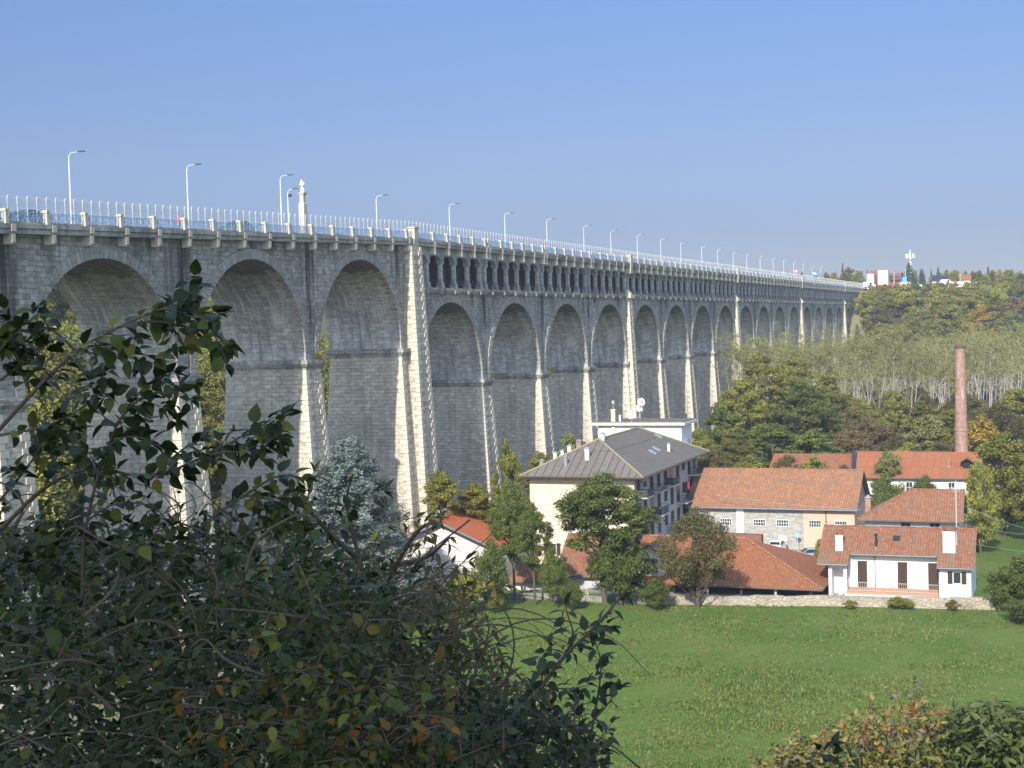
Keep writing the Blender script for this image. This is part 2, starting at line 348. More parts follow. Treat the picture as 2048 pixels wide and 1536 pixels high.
yard = mixc(nt, g2, (.26, .24, .21), (.34, .32, .28))
def band(lo, hi, sock):
    a = N(nt, 'ShaderNodeMapRange', interpolation_type='SMOOTHSTEP'); nt.links.new(sock, a.inputs[0]); a.inputs[1].default_value = lo; a.inputs[2].default_value = hi; return a.outputs[0]
c = mixc(nt, band(147, 150, sep.outputs[1]), grass, yard)
# paddock right of the houses stays grass
gx = N(nt, 'ShaderNodeMath', operation='MULTIPLY'); nt.links.new(band(-11., -10.2, sep.outputs[0]), gx.inputs[0]); nt.links.new(band(262, 240, sep.outputs[1]), gx.inputs[1])
c = mixc(nt, band(205, 222, sep.outputs[1]), c, wood)
c = mixc(nt, gx.outputs[0], c, grass)
c = mixc(nt, band(-60, -66, sep.outputs[0]), c, mixc(nt, g2, (.13, .125, .07), (.24, .22, .15)))
c = mixc(nt, band(-92, -100, sep.outputs[0]), c, wood)
c = mixc(nt, band(84, 70, sep.outputs[1]), c, wood)
nt.links.new(c, b.inputs['Base Color']); b.inputs['Roughness'].default_value = 1; b.inputs['Specular IOR Level'].default_value = .1
bump(nt, b, g3, .8, .15)
tag(mesh_obj('ground', np.stack([GX, GY, GZ], -1).reshape(-1, 3), fq, GM, smooth=True), kind='structure')
# grass tufts on the meadow
def tufts(n, seed):
    r = np.random.RandomState(seed)
    d = 1/np.sqrt(r.uniform(1/165.**2, 1/88.**2, n)); lat = r.uniform(-.30, .40, n)*d
    x = lat*math.cos(YAW)-d*math.sin(YAW); y = lat*math.sin(YAW)+d*math.cos(YAW)
    k = (y < 146-.0) & (x > -75); x, y = x[k], y[k]
    from mathutils import noise as mn
    dens = np.array([mn.noise((a*.11, b_*.11, 0))+.5*mn.noise((a*.5, b_*.5, 3)) for a, b_ in zip(x, y)])
    k = dens+r.uniform(-.5, .5, len(x)) > -.18; x, y, dens = x[k], y[k], dens[k]
    z = terrain(x, y); m = len(x)
    hgt = r.uniform(.07, .24, m)*(1+.7*np.clip(dens, -.5, 1)); V = []
    B = 3
    ang = r.uniform(0, 2*np.pi, (m, B)); lean = r.uniform(.2, .9, (m, B))*hgt[:, None]; wd = r.uniform(.035, .09, (m, B))
    bx = x[:, None]+r.normal(0, .1, (m, B)); by = y[:, None]+r.normal(0, .1, (m, B)); bz = np.repeat(z[:, None], B, 1)-.03
    ca, sa = np.cos(ang), np.sin(ang); pa = ang+np.pi/2+r.normal(0, .3, (m, B)); cp, sp = np.cos(pa), np.sin(pa)
    p0 = np.stack([bx-cp*wd, by-sp*wd, bz], -1); p1 = np.stack([bx+cp*wd, by+sp*wd, bz], -1); p2 = np.stack([bx+ca*lean, by+sa*lean, bz+hgt[:, None]], -1)
    V = np.stack([p0, p1, p2], 2).reshape(-1, 3)
    return V, np.arange(len(V)).reshape(-1, 3)
V, F = tufts(80000, 5)
GRASSM = leafmat('meadow_grass', [(.065, .125, .02), (.095, .158, .03), (.128, .18, .042), (.18, .178, .06)], trans=.3, nscale=.08, vary=0)
tag(mesh_obj('grass', V, F, GRASSM), 'short uneven green grass covering the meadow in front of the stone wall', 'grass', kind='stuff')
# ------------------------------------------------------------------ the viaduct
VIA = empty('viaduct', (Xw-5, YP0, 0), 0, 'long grey stone viaduct of tall round arches with a columned gallery under its deck', 'viaduct')
def vp(mb, name, mats, smooth=False):
    o = mb.build(name, mats, None, smooth); o.parent = VIA; o.matrix_parent_inverse = Matrix.Translation((-(Xw-5), -YP0, 0)); return o
WB = 10.0; Xb = Xw-WB; SL = .0305            # wall to wall width, slope of the near stretch
IMP = 23.4; RR = 10.6; ZSP = 23.8; ZL = 36.3
def arch(yc, yl, yr, r, zs, zi, ztop, ring=1.05, n=28):
    m = MB(); ph = [math.pi-math.pi*i/n for i in range(n+1)]
    I = [(yc+r*math.cos(p), zs+r*math.sin(p)) for p in ph]; O = [(yc+(r+ring)*math.cos(p), zs+(r+ring)*math.sin(p)) for p in ph]
    O = [(min(max(y, yl), yr), z) for y, z in O]
    I = [(I[0][0], zi)]+I+[(I[-1][0], zi)]; O = [(O[0][0], zi)]+O+[(O[-1][0], zi)]
    arc = [0.]
    for i in range(1, len(I)): arc.append(arc[-1]+math.hypot(I[i][0]-I[i-1][0], I[i][1]-I[i-1][1]))
    for X, sg in ((Xw, 1), (Xb, -1)):
        e = .13*sg
        for i in range(len(I)-1):
            a, b_, c_, d_ = I[i], I[i+1], O[i+1], O[i]
            f = (0, 1, 2, 3) if sg < 0 else (3, 2, 1, 0)
            m.add([(X+e, *a), (X+e, *b_), (X+e, *c_), (X+e, *d_)], [f], 2, [[[(0, arc[i]), (0, arc[i+1]), (ring, arc[i+1]), (ring, arc[i])][j] for j in f]])
            m.add([(X+e, *d_), (X+e, *c_), (X, *c_), (X, *d_)], [(0, 1, 2, 3)], 2)
            m.add([(X, *d_), (X, *c_), (X, c_[0], ztop), (X, d_[0], ztop)], [(0, 1, 2, 3) if sg < 0 else (3, 2, 1, 0)], 0)
        for ya, yb in ((yl, O[0][0]), (O[-1][0], yr)):
            if yb-ya > .01: m.add([(X, ya, zi), (X, yb, zi), (X, yb, ztop), (X, ya, ztop)], [(0, 1, 2, 3) if sg < 0 else (3, 2, 1, 0)], 0)
    for i in range(len(I)-1):
        a, b_ = I[i], I[i+1]
        m.add([(Xw+.13, *a), (Xw+.13, *b_), (Xb-.13, *b_), (Xb-.13, *a)], [(0, 1, 2, 3)], 1, [[(0, arc[i]), (0, arc[i+1]), (WB, arc[i+1]), (WB, arc[i])]])
    # rusticated blocks standing proud along the lower arris of the ring
    for sgn in (-1, 1):
        a = .62; i = 0
        while a < r*1.0:
            p0, p1 = a/r, (a+.5)/r; ro = r+(.95 if i % 2 else .5); ri = r-.05; xi = Xw-(.45 if i % 2 else .8); xo = Xw+.175
            q = [(yc-sgn*rr_*math.cos(p), zs+rr_*math.sin(p)) for rr_, p in ((ri, p0), (ro, p0), (ro, p1), (ri, p1))]
            m.add([(xi, *t) for t in q]+[(xo, *t) for t in q], [(0, 1, 2, 3), (7, 6, 5, 4), (0, 4, 5, 1), (1, 5, 6, 2), (2, 6, 7, 3), (3, 7, 4, 0)] if sgn > 0 else [(3, 2, 1, 0), (4, 5, 6, 7), (1, 5, 4, 0), (2, 6, 5, 1), (3, 7, 6, 2), (0, 4, 7, 3)], 3); a += .62; i += 1
    return m
def quoins(m, x0f, y0f, z0, z1, sx, sy, mi, h=.58):
    # alternating corner blocks along a battered edge; x0f,y0f give the edge at height z
    z = z0; i = 0
    while z < z1-.1:
        ze = min(z+h-.06, z1); zm = (z+ze)/2; X = x0f(zm); Y = y0f(zm)
        lx, ly = (.95, .5) if i % 2 else (.5, .95); e = .085
        xa, xb_ = sorted((X+sx*e, X-sx*lx)); ya, yb = sorted((Y+sy*e, Y-sy*ly))
        m.box(xa, xb_, ya, yb, z, ze, mi); z += h; i += 1
def pier(yc, hw, zi, zg, bt=.062, bs=.042, front=.06):
    m = MB(); d = zi-1.0-zg
    top = (Xb-front, Xw+front, yc-hw, yc+hw); bot = (Xb-front-bt*d, Xw+front+bt*d, yc-hw-bs*d, yc+hw+bs*d)
    m.frus(bot, zg-1.5, bot, zg, 0); m.frus(bot, zg, top, zi-1.0, 0)
    # impost mould in three courses
    for za, zb, e in ((zi-1.0, zi-.72, .16), (zi-.72, zi-.50, .34), (zi-.50, zi, .52)):
        m.box(Xb-front-e, Xw+front+e, yc-hw-e, yc+hw+e, za, zb, 1)
    xf = lambda z: Xw+front+bt*(zi-1.0-z)
    for sg in (-1, 1): quoins(m, xf, lambda z, sg=sg: yc+sg*(hw+bs*(zi-1.0-z)), max(zg, 2), zi-1.05, 1, sg, 2)
    return m
def buttress(yc, z1, zi, zg, hw, p0, bt, bs):
    m = MB(); d = z1-zg
    xf = lambda z: Xw+p0+bt*(z1-z)
    top = (Xw-.4, xf(z1), yc-hw, yc+hw); bot = (Xw-.4, xf(zg), yc-hw-bs*d, yc+hw+bs*d)
    m.frus(bot, zg-1.5, bot, zg, 0); m.frus(bot, zg, top, z1, 0)
    for sg in (-1, 1): quoins(m, xf, lambda z, sg=sg: yc+sg*(hw+bs*(z1-z)), max(zg, 2), z1-.05, 1, sg, 2)
    return m
def gz(y): return tz(Xw+3, y)-.3
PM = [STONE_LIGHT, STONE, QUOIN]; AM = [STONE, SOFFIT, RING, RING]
# right hand stretch: 18 arches
pcs = [YP0+S*k for k in range(NP)]
for k in range(NP):
    yl = 162.3+6.1-1.6 if k == 0 else pcs[k]; yr = pcs[k]+S
    y0 = pcs[k]; yc = y0+S/2
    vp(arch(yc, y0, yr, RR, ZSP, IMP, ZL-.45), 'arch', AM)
    if k > 0: vp(pier(pcs[k], 1.6, IMP, gz(pcs[k])), 'pier', PM)
end = MB(); end.box(Xb, Xw, YP0+S*NP, YP0+S*NP+30, 10, ZL-.45, 0); vp(end, 'abutment', [STONE])
# left hand stretch, gently inclined: four arches
LY = [166.2]+[163.9-24.4*j for j in range(1, 6)]
for j in range(5):
    pr = (162.3+1.6) if j == 0 else LY[j]
    pl = LY[j+1]; yc = (pl+pr)/2; r = (pr-pl)/2-1.6
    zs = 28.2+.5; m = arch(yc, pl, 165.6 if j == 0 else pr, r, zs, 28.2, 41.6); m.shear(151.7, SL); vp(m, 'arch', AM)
    zi = 28.2+SL*(pl-151.7); vp(pier(pl, 1.6, zi, gz(pl)), 'pier', PM)
# the thick junction pier and its full height buttress
m = pier(165.05, 2.7, 28.5, gz(165)); vp(m, 'pier', PM)
m = MB(); m.box(Xb+.03, Xw-.03, 162.35, 167.7, 23.3, 41.62, 0); vp(m, 'junction_wall', [STONE])
vp(buttress(165.9, 41.5, 23.4, gz(166), 1.45, .9, .040, .018), 'buttress', [STONE_LIGHT, STONE, QUOIN])
for k in (4, 8, 12, 16):
    y = YP0+S*k; m = buttress(y, 35.6, 23.4, gz(y), .95, .5, .046, .018)
    m.box(Xw-.2, Xw+1.0, y-1.15, y+1.15, 35.6, 36.3, 2); m.frus((Xw-.2, Xw+.75, y-.8, y+.8), 36.3, (Xw-.2, Xw+.3, y-.4, y+.4), 37.2, 2)
    vp(m, 'buttress', [STONE_LIGHT, STONE, QUOIN])
# dark open joints down the wall faces above the piers
JM = plain('soot_dark_joint', (.035, .035, .034), .95)
def stain(y, w_, z0, z1, x=Xw, e=.03, name='water_stain'):
    m = MB(); m.add([(x+e, y-w_/2, z0), (x+e, y+w_/2, z0), (x+e, y+w_/2, z1), (x+e, y-w_/2, z1)], [(0, 1, 2, 3)], 0, [[(0, 0), (1, 0), (1, 1), (0, 1)]]); vp(m, name, [STAIN])
rs_ = random.Random(12)
for j in range(1, 6):
    m = MB(); y = LY[j]; z1 = 41.6+SL*(y-166.2); m.box(Xw+.002, Xw+.016, y-.07, y+.07, z1-9., z1, 0); vp(m, 'wall_joint', [JM]); stain(y+.2, 2.6, z1-12, z1-.02); stain(y-.5, 1.2, z1-8, z1-.02, e=.04)
    for q in range(4): stain(y-24.4*rs_.uniform(.1, .9), rs_.uniform(.8, 2.2), z1-rs_.uniform(1.6, 2.6), z1-.02)
stain(162.0, 2.0, 30, 41.6)
for k in range(1, NP):
    y = pcs[k]
    if k % 4: m = MB(); m.box(Xw+.002, Xw+.016, y-.06, y+.06, ZL-4.2-(k*37 % 5)*.3, ZL-.76, 0); vp(m, 'wall_joint', [JM])
    stain(y+rs_.uniform(-.4, .6), rs_.uniform(1.8, 3.2), ZL-rs_.uniform(5, 8.5), ZL-.76)
    if k < 10: stain(y+rs_.uniform(-6, -3.), rs_.uniform(1, 2), ZL-rs_.uniform(2, 4), ZL-.76); stain(y+rs_.uniform(3, 6), rs_.uniform(1, 2), ZL-rs_.uniform(2, 4), ZL-.76)
# gallery floor ledge over the arches (right stretch)
m = MB(); m.box(Xb-.45, Xw+.5, 168.4, Y_END+6, ZL-.45, ZL-.02, 0); m.box(Xw, Xw+.28, 168.4, Y_END+6, ZL-.75, ZL-.45, 0)
y = 170.
while y < Y_END: m.box(Xw+.29, Xw+.62, y-.25, y+.25, ZL-.8, ZL-.3, 1); y += 4.6
vp(m, 'gallery_ledge', [STONE, CONC])
# gallery columns
OFF = [.155, .34, .525, .72, .905, .985]
colY = [YP0+1.6+S*(k+o) for k in range(NP) for o in OFF]; colY = [y for y in colY if y < Y_END]
def column_mesh():
    m = MB(); h = 40.0-ZL
    m.frus((-.95, 0, -.46, .46), 0, (-.95, 0, -.46, .46), .22); m.frus((-.88, -.06, -.41, .41), .22, (-.86, -.09, -.39, .39), .75)
    a = .32
    def octa(a, x): c = a*.55; return [(x-a, -c), (x-c, -a), (x+c, -a), (x+a, -c), (x+a, c), (x+c, a), (x-c, a), (x-a, c)]
    o0 = octa(.33, -.47); o1 = octa(.32, -.47)
    vs = [(x, y_, .75) for x, y_ in o0]+[(x, y_, h-.55) for x, y_ in o1]
    m.add(vs, [(i, (i+1) % 8, 8+(i+1) % 8, 8+i) for i in range(8)])
    m.frus((-.80, -.14, -.32, .32), h-.55, (-.88, -.04, -.41, .41), h-.3); m.box(-.88, -.04, -.41, .41, h-.3, h)
    return m
cm = column_mesh().build('column', CONC_COL, None)
for i, y in enumerate(colY[:100]):
    o = cm if i == 0 else cm.copy()
    if i: col.objects.link(o)
    o.location = (Xw+.12, y, ZL-.02); o.parent = VIA; o.matrix_parent_inverse = Matrix.Translation((-(Xw-5), -YP0, 0))
if len(colY) > 100:
    m = MB()
    for y in colY[100:]:
        c_ = column_mesh(); c_.v = [(a+Xw+.12, b_+y, z+ZL-.02) for a, b_, z in c_.v]; m.add(c_.v, c_.f)
    tag(vp(m, 'columns', [CONC_COL]), kind='stuff')
# haunched edge beam between the columns and the cross walls behind them
m = MB(); ys_ = colY
for i, y in enumerate(ys_):
    yn = ys_[i+1] if i+1 < len(ys_) else y+4.6
    g = yn-y
    if g > 3: prof = [(y, 40.0-.02), (y+.42, 40.0-.02), (y+.95, 40.55), (yn-.95, 40.55), (yn-.42, 39.98), (yn, 39.98), (yn, 41.62), (y, 41.62)]
    else: prof = [(y, 39.98), (y+.45, 39.98), (y+.7, 40.4), (yn-.7, 40.4), (yn-.45, 39.98), (yn, 39.98), (yn, 41.62), (y, 41.62)]
    m.prism(prof, Xw-.75, Xw-.02, 'x', 0)
    if i == 0: m.prism([(168.4, 40.55), (y-.95, 40.55), (y-.42, 39.98), (y, 39.98), (y, 41.62), (168.4, 41.62)], Xw-.75, Xw-.02, 'x', 0)
vp(m, 'edge_beam', [CONC_COL])
m = MB(); m.box(Xb, Xb+.7, 168.4, Y_END+4, 40.0, 41.62, 0); vp(m, 'edge_beam', [CONC_COL])
xw0 = None
for y in ys_:
    m = MB()
    a, b_ = y-.27, y+.27
    m.box(Xw-3.4, Xw-1.7, a, b_, ZL, 41.62, 0); m.box(Xb+.1, Xb+2.3, a, b_, ZL, 41.62, 0)
    p = [(Xb+2.3, 41.62), (Xb+2.3, 38.6)]+[(Xw-5.55-2.15*math.cos(math.pi*i/8), 38.6+1.9*math.sin(math.pi*i/8)) for i in range(1, 8)]+[(Xw-3.4, 38.6), (Xw-3.4, 41.62)]
    if len([0 for q in ys_ if q < y]) < 100: m.prism(p, a, b_, 'y', 0); vp(m, 'cross_wall', [CONC_DARK])
m = MB()
for i in range(len(ys_)-1):
    y, yn = ys_[i], ys_[i+1]; g = (yn-y)*.5; o_ = .55 if yn-y > 3 else .0
    m.box(Xb+.75, Xb+1.1, y, y+g-o_, ZL, 41.62); m.box(Xb+.75, Xb+1.1, y+g+o_, yn, ZL, 41.62)
    if o_: m.box(Xb+.75, Xb+1.1, y+g-o_, y+g+o_, 40.0, 41.62)
m.box(Xb+.2, Xw-.8, 168.4, Y_END+4, 41.35, 41.6)
vp(m, 'gallery_back_wall', [CONC_DARK])
m = MB()
for i in range(len(ys_)-1):
    y, yn = ys_[i]+.4, ys_[i+1]-.4
    if yn-y < .3: continue
    for z in (ZL+.55, ZL+.98): m.bar((Xw+.0, y, z), (Xw+.0, yn, z), .03)
    q = y+.2
    while q < yn: m.bar((Xw, q, ZL), (Xw, q, ZL+1.2), .028); q += .62
vp(m, 'gallery_railing', [DKIRON])
# deck: slab with a two step fascia, and the roadway
def deck(ya, yb, shear):
    m = MB(); Xd = Xb-.9
    m.box(Xd, Xe, ya, yb, DZ-.36, DZ, 0); m.box(Xd+.18, Xe-.18, ya, yb, DZ-.46, DZ-.36, 1); m.box(Xd+.12, Xe-.12, ya, yb, DZ-.80, DZ-.46, 0)
    m.box(Xe-1.6, Xe-.25, ya, yb, DZ, DZ+.16, 1)
    if shear: m.shear(166.2, SL)
    return m
vp(deck(166.2, Y_END+8, False), 'deck', [CONC, CONC]); vp(deck(20, 166.2, True), 'deck', [CONC, CONC])
m = MB(); m.box(Xb-.5, Xe-1.62, 166.2, Y_END+60, DZ+.004, DZ+.06, 0); m2 = MB(); m2.box(Xb-.5, Xe-1.62, 20, 166.2, DZ+.004, DZ+.06, 0); m2.shear(166.2, SL); m.add(m2.v, m2.f)
tag(m.build('road', [ASPH]), kind='structure')
def dz(y): return DZ+SL*min(0, y-166.2)
# brackets, parapet posts and railing panels
postY = [YP0+1.6-25*(.17+.195*j)+2.0-2.0 for j in range(0, 22)]
postY = sorted([167.82-25*(.17+.1955*j) for j in range(0, 22)])+[167.82+24.4*(k+o) for k in range(NP) for o in (.16, .35, .53, .72, .905, .955)]
postY = [y for y in postY if y < Y_END+4]
def bracket_left():
    m = MB(); m.prism([(-.9, -1.62), (-.15, -1.62), (-.02, -1.45), (-.02, -.80), (-.9, -.80)], -.21, .21, 'y'); m.box(-.45, .045, -.26, .26, -.62, -.02); return m
def bracket_right():
    m = MB(); m.prism([(-.9, -1.75), (-.55, -1.75), (-.02, -1.3), (-.02, -.80), (-.9, -.80)], -.2, .2, 'y'); m.frus((-.5, -.005, -.24, .24), -1.75, (-.5, -.005, -.2, .2), -1.3); m.box(-.45, .045, -.25, .25, -.78, -.02); return m
def post_mesh():
    m = MB(); m.box(-.24, .24, -.2, .2, 0, .22); m.box(-.2, .2, -.16, .16, .22, .98); m.box(-.25, .25, -.22, .22, .98, 1.16); return m
protos = {}
def scatter(key, builder, items, mats, cap=100, stuff=None):
    # repeated pieces of the viaduct: the nearest ones as parts of their own, the remainder as one part
    # (viewpoint is nearest to small Y offsets around the middle, so order by distance)
    items = sorted(items, key=lambda q: math.hypot(q[0], q[1]))
    first = None
    for i, (x, y, z) in enumerate(items[:cap]):
        if first is None: first = builder().build(key, mats); o = first
        else: o = first.copy(); col.objects.link(o)
        o.location = (x, y, z); o.parent = VIA; o.matrix_parent_inverse = Matrix.Translation((-(Xw-5), -YP0, 0))
    if len(items) > cap:
        m = MB(); pb = builder()
        for x, y, z in items[cap:]: m.add([(a+x, b_+y, c_+z) for a, b_, c_ in pb.v], pb.f, 0)
        tag(vp(m, stuff, mats), kind='stuff')
lb = [(Xe, y+.6, dz(y+.6)) for y in postY if y < 165]; rb = [(Xe, y+.35, DZ) for y in postY if y >= 168.2]
scatter('bracket', bracket_left, lb, [POST]); scatter('bracket', bracket_right, rb, [POST], 78, 'brackets')
scatter('parapet_post', post_mesh, [(Xe-.30, y, dz(y)) for y in postY], [POST], 100, 'parapet_posts')
def panel_mesh(L, k=0.):
    m = MB(); n = max(3, int(round(L/.95))); st = L/n
    f = lambda y, z: (0, y, z+k*y)
    for z in (.10, .93): m.bar(f(0, z), f(L, z), .03)
    for i in range(n):
        a = i*st; b_ = a+st; c_ = (a+b_)/2
        m.bar(f(c_, .1), f(c_, 1.06), .032); m.bar(f(a, .1), f(c_, .93), .028); m.bar(f(b_, .1), f(c_, .93), .028); m.bar(f(a, .93), f(c_, .45), .024); m.bar(f(b_, .93), f(c_, .45), .024)
        m.bar(f(a, .1), f(a, .93), .022)
        for t in range(8):
            p, q = 2*math.pi*t/8, 2*math.pi*(t+1)/8; m.bar(f(c_+.16*math.cos(p), .34+.16*math.sin(p)), f(c_+.16*math.cos(q), .34+.16*math.sin(q)), .02)
    return m
pl = sorted(postY); first = {}; spill = MB(); cnt = 0
for i in range(len(pl)-1):
    y, L = pl[i]+.2, pl[i+1]-pl[i]-.4
    if L < .6: continue
    k = SL if y < 160 else 0.; key = (round(L, 1), k)
    if cnt < 99:
        if key not in first: first[key] = panel_mesh(L, k).build('railing_panel', BLUE); o = first[key]
        else: o = first[key].copy(); col.objects.link(o)
        o.location = (Xe-.30, y, dz(y)); o.parent = VIA; o.matrix_parent_inverse = Matrix.Translation((-(Xw-5), -YP0, 0)); cnt += 1
    else:
        q = panel_mesh(L, k); spill.add([(a+Xe-.3, b_+y, c_+dz(y)) for a, b_, c_ in q.v], q.f, 0)
if spill.f: tag(vp(spill, 'railing_panels', [BLUE]), kind='stuff')
# stouter parapet piers over the buttresses
for y in [165.9]+[YP0+S*k for k in (4, 8, 12, 16)]:
    m = MB(); m.box(Xe-.75, Xe+.12, y-.55, y+.55, DZ-.1, DZ+1.3, 0); m.box(Xe-.85, Xe+.22, y-.65, y+.65, DZ+1.3, DZ+1.5, 0)
    if y > 170: m.frus((Xe-.9, Xe+.05, y-.7, y+.7), DZ-2.1, (Xe-.9, Xe+.16, y-.6, y+.6), DZ-.1, 0)
    else: m.frus((Xe-.9, Xe+.0, y-.7, y+.7), DZ-.95, (Xe-.9, Xe+.1, y-.6, y+.6), DZ-.1, 0)
    vp(m, 'parapet_pier', [POST])
# the tall wire fence behind the parapet
FX = Xe-1.15; FEN = empty('fence', (FX, YP0, DZ), 0, 'tall pale wire mesh safety fence running along the viaduct behind the blue parapet railings', 'fence')
def fp(o): o.parent = FEN; o.matrix_parent_inverse = Matrix.Translation((-FX, -YP0, -DZ)); return o
fy = []; y = 60.
while y < Y_END+20: fy.append(y); y += 1.17 if y < 166 else 1.12
pm = MB(); pm.box(-.035, .035, -.035, .035, 0, 2.15); pm.prism([(-.035, 2.15), (.035, 2.15), (.12, 2.32), (.06, 2.32)], -.03, .03, 'y')
fo = pm.build('fence_post', FENCE_W); spill = MB()
for i, y in enumerate([q for q in fy if q > 78]):
    if i < 100:
        o = fo if i == 0 else fo.copy()
        if i: col.objects.link(o)
        o.location = (FX, y, dz(y)); fp(o)
    else: spill.add([(a+FX, b_+y, c_+dz(y)) for a, b_, c_ in pm.v], pm.f, 0)
tag(fp(spill.build('fence_posts', FENCE_W)), kind='stuff')
m = MB()
for h in [.15+.125*i for i in range(17)]:
    m.bar((FX, 78, dz(78)+h), (FX, 166.2, DZ+h), .016, n=3); m.bar((FX, 166.2, DZ+h), (FX, Y_END+20, DZ+h), .016, n=3)
fp(m.build('wire_mesh', WIRE))
# ------------------------------------------------------------------ street lamps on the far side of the deck
def lamp(y, ztop, X, label, armlen=1.35, n=8):
    zb = dz(y) if X > -92 else 24.
    o = empty('street_lamp', (X, y, zb), 0, label, 'street lamp', 'street lamps along the viaduct')
    h = ztop-zb; m = MB()
    m.tube([(0, 0, 0), (0, 0, h*.5), (0, 0, h-.55)], [.085, .068, .048], n)
    m.tube([(0, 0, h-.55), (.05, 0, h-.25), (.22, 0, h-.06), (.55, 0, h), (armlen-.25, 0, h+.04)], [.048, .045, .04, .036, .032], 6)
    m.build('pole', LAMP_P, o)
    m = MB(); m.frus((armlen-.3, armlen+.5, -.14, .14), h-.0, (armlen-.25, armlen+.4, -.10, .10), h+.12); m.build('lamp_head', LAMP_H, o)
    return o
LP = [(137, 306), (373, 331), (560, 352), (752, 392), (898, 409), (1009, 427), (1093, 439), (1167, 452), (1221, 462), (1274, 470), (1321, 478), (1361, 486), (1403, 493), (1435, 499), (1466, 505), (1493, 509), (1520, 513), (1546, 517), (1567, 520), (1587, 524), (1606, 528), (1624, 533), (1641, 533)]
ORD = ['second', 'third', 'fourth', 'fifth', 'sixth', 'seventh', 'eighth', 'ninth', 'tenth', 'eleventh', 'twelfth', 'thirteenth']
for i, (px, py) in enumerate(LP):
    q = atX(px, py, Xb+.3)
    if i == 0: lb_ = 'tall curved white street lamp nearest on the viaduct, far left of the picture'
    elif i == 2: lb_ = 'taller of the two white street lamps left of the statue column'
    elif i == 3: lb_ = 'white street lamp on the viaduct, first one to the right of the statue column'
    elif i <= 12: lb_ = 'white curved street lamp on the viaduct, %s along from the left end' % ORD[i-1]
    else: lb_ = 'small distant street lamp on the far end of the viaduct deck'
    lamp(q[1], q[2], Xb+.3, lb_, n=8 if i < 6 else 5)
q = at(575, 379, 172.); lamp(q[1], q[2], q[0], 'white lamp with a dark flag below its arm just left of the statue column', 1.0)
fl = at(576, 391, 172.); m = MB(); m.prism([(0, -.25), (.5, -.16), (.48, .18), (.08, .15)], -.02, .02, 'y')
tag(m.build('flag', plain('dark_red_cloth', (.05, .015, .022), .8), None, loc=tuple(fl)), 'small dark red flag hanging from the lamp beside the statue column', 'flag')
# ------------------------------------------------------------------ statue on its column
sp = atX(607, 455, Xb-1.2); sx, sy = sp[0], sp[1]; d_ = (sy+0)
zt = atX(607, 386, sx)[2]; zc = atX(607, 405, sx)[2]; zh = atX(607, 358, sx)[2]
u_ = (zh-zt)/28.
ST = empty('statue', (sx, sy, dz(sy)), 0, 'white stone statue of a robed standing figure on a tall stepped column above the viaduct', 'statue')
SM = plain('white_statue_stone', (.52, .50, .45), .8, var=.2); b0 = dz(sy)
m = MB(); w1 = 6.4*u_; w2 = 4.3*u_
m.frus((-w1, w1, -w1, w1), -2, (-w1*.95, w1*.95, -w1*.95, w1*.95), zc-b0-w1*.6); m.frus((-w1*.95, w1*.95, -w1*.95, w1*.95), zc-b0-w1*.6, (-w2*1.1, w2*1.1, -w2*1.1, w2*1.1), zc-b0)
m.box(-w2, w2, -w2, w2, zc-b0, zt-b0-6*u_); m.frus((-w2, w2, -w2, w2), zt-b0-6*u_, (-w2*1.75, w2*1.75, -w2*1.75, w2*1.75), zt-b0)
m.build('pedestal', POST, ST)
H = (zh-zt)
prof = [(.20, 0), (.21, .03), (.17, .12), (.145, .3), (.14, .45), (.15, .55), (.165, .68), (.15, .77), (.07, .825), (.055, .845), (.075, .87), (.085, .92), (.07, .97), (.02, 1.0)]
m = MB(); b_ = len(m.v); n = 14
for r, z in prof:
    for k in range(n):
        t = 2*math.pi*k/n; fold = 1+.10*math.sin(5*t+z*7)*(z < .7)
        m.v.append((r*.86*H*math.cos(t)*fold+.02*H*math.sin(z*5), r*H*.78*math.sin(t)*fold, zt-b0+z*H))
for i in range(len(prof)-1):
    for k in range(n): k2 = (k+1) % n; m.f.append((i*n+k, i*n+k2, (i+1)*n+k2, (i+1)*n+k)); m.m.append(0); m.u.append(None)
m.tube([(-.14*H, -.02, zt-b0+.74*H), (-.20*H, -.05*H, zt-b0+.58*H), (-.06*H, -.15*H, zt-b0+.56*H)], [.05*H, .045*H, .03*H], 7)
m.tube([(.14*H, -.02, zt-b0+.74*H), (.20*H, -.06*H, zt-b0+.56*H), (.10*H, -.16*H, zt-b0+.46*H)], [.05*H, .045*H, .03*H], 7)
m.build('figure', SM, ST, smooth=True)
m = MB(); m.lathe([(.06*H, zt-b0+.965*H), (.085*H, zt-b0+.98*H), (.07*H, zt-b0+1.0*H)], n=10); m.build('crown', plain('dark_bronze', (.08, .08, .07), .5, metal=.6), ST)
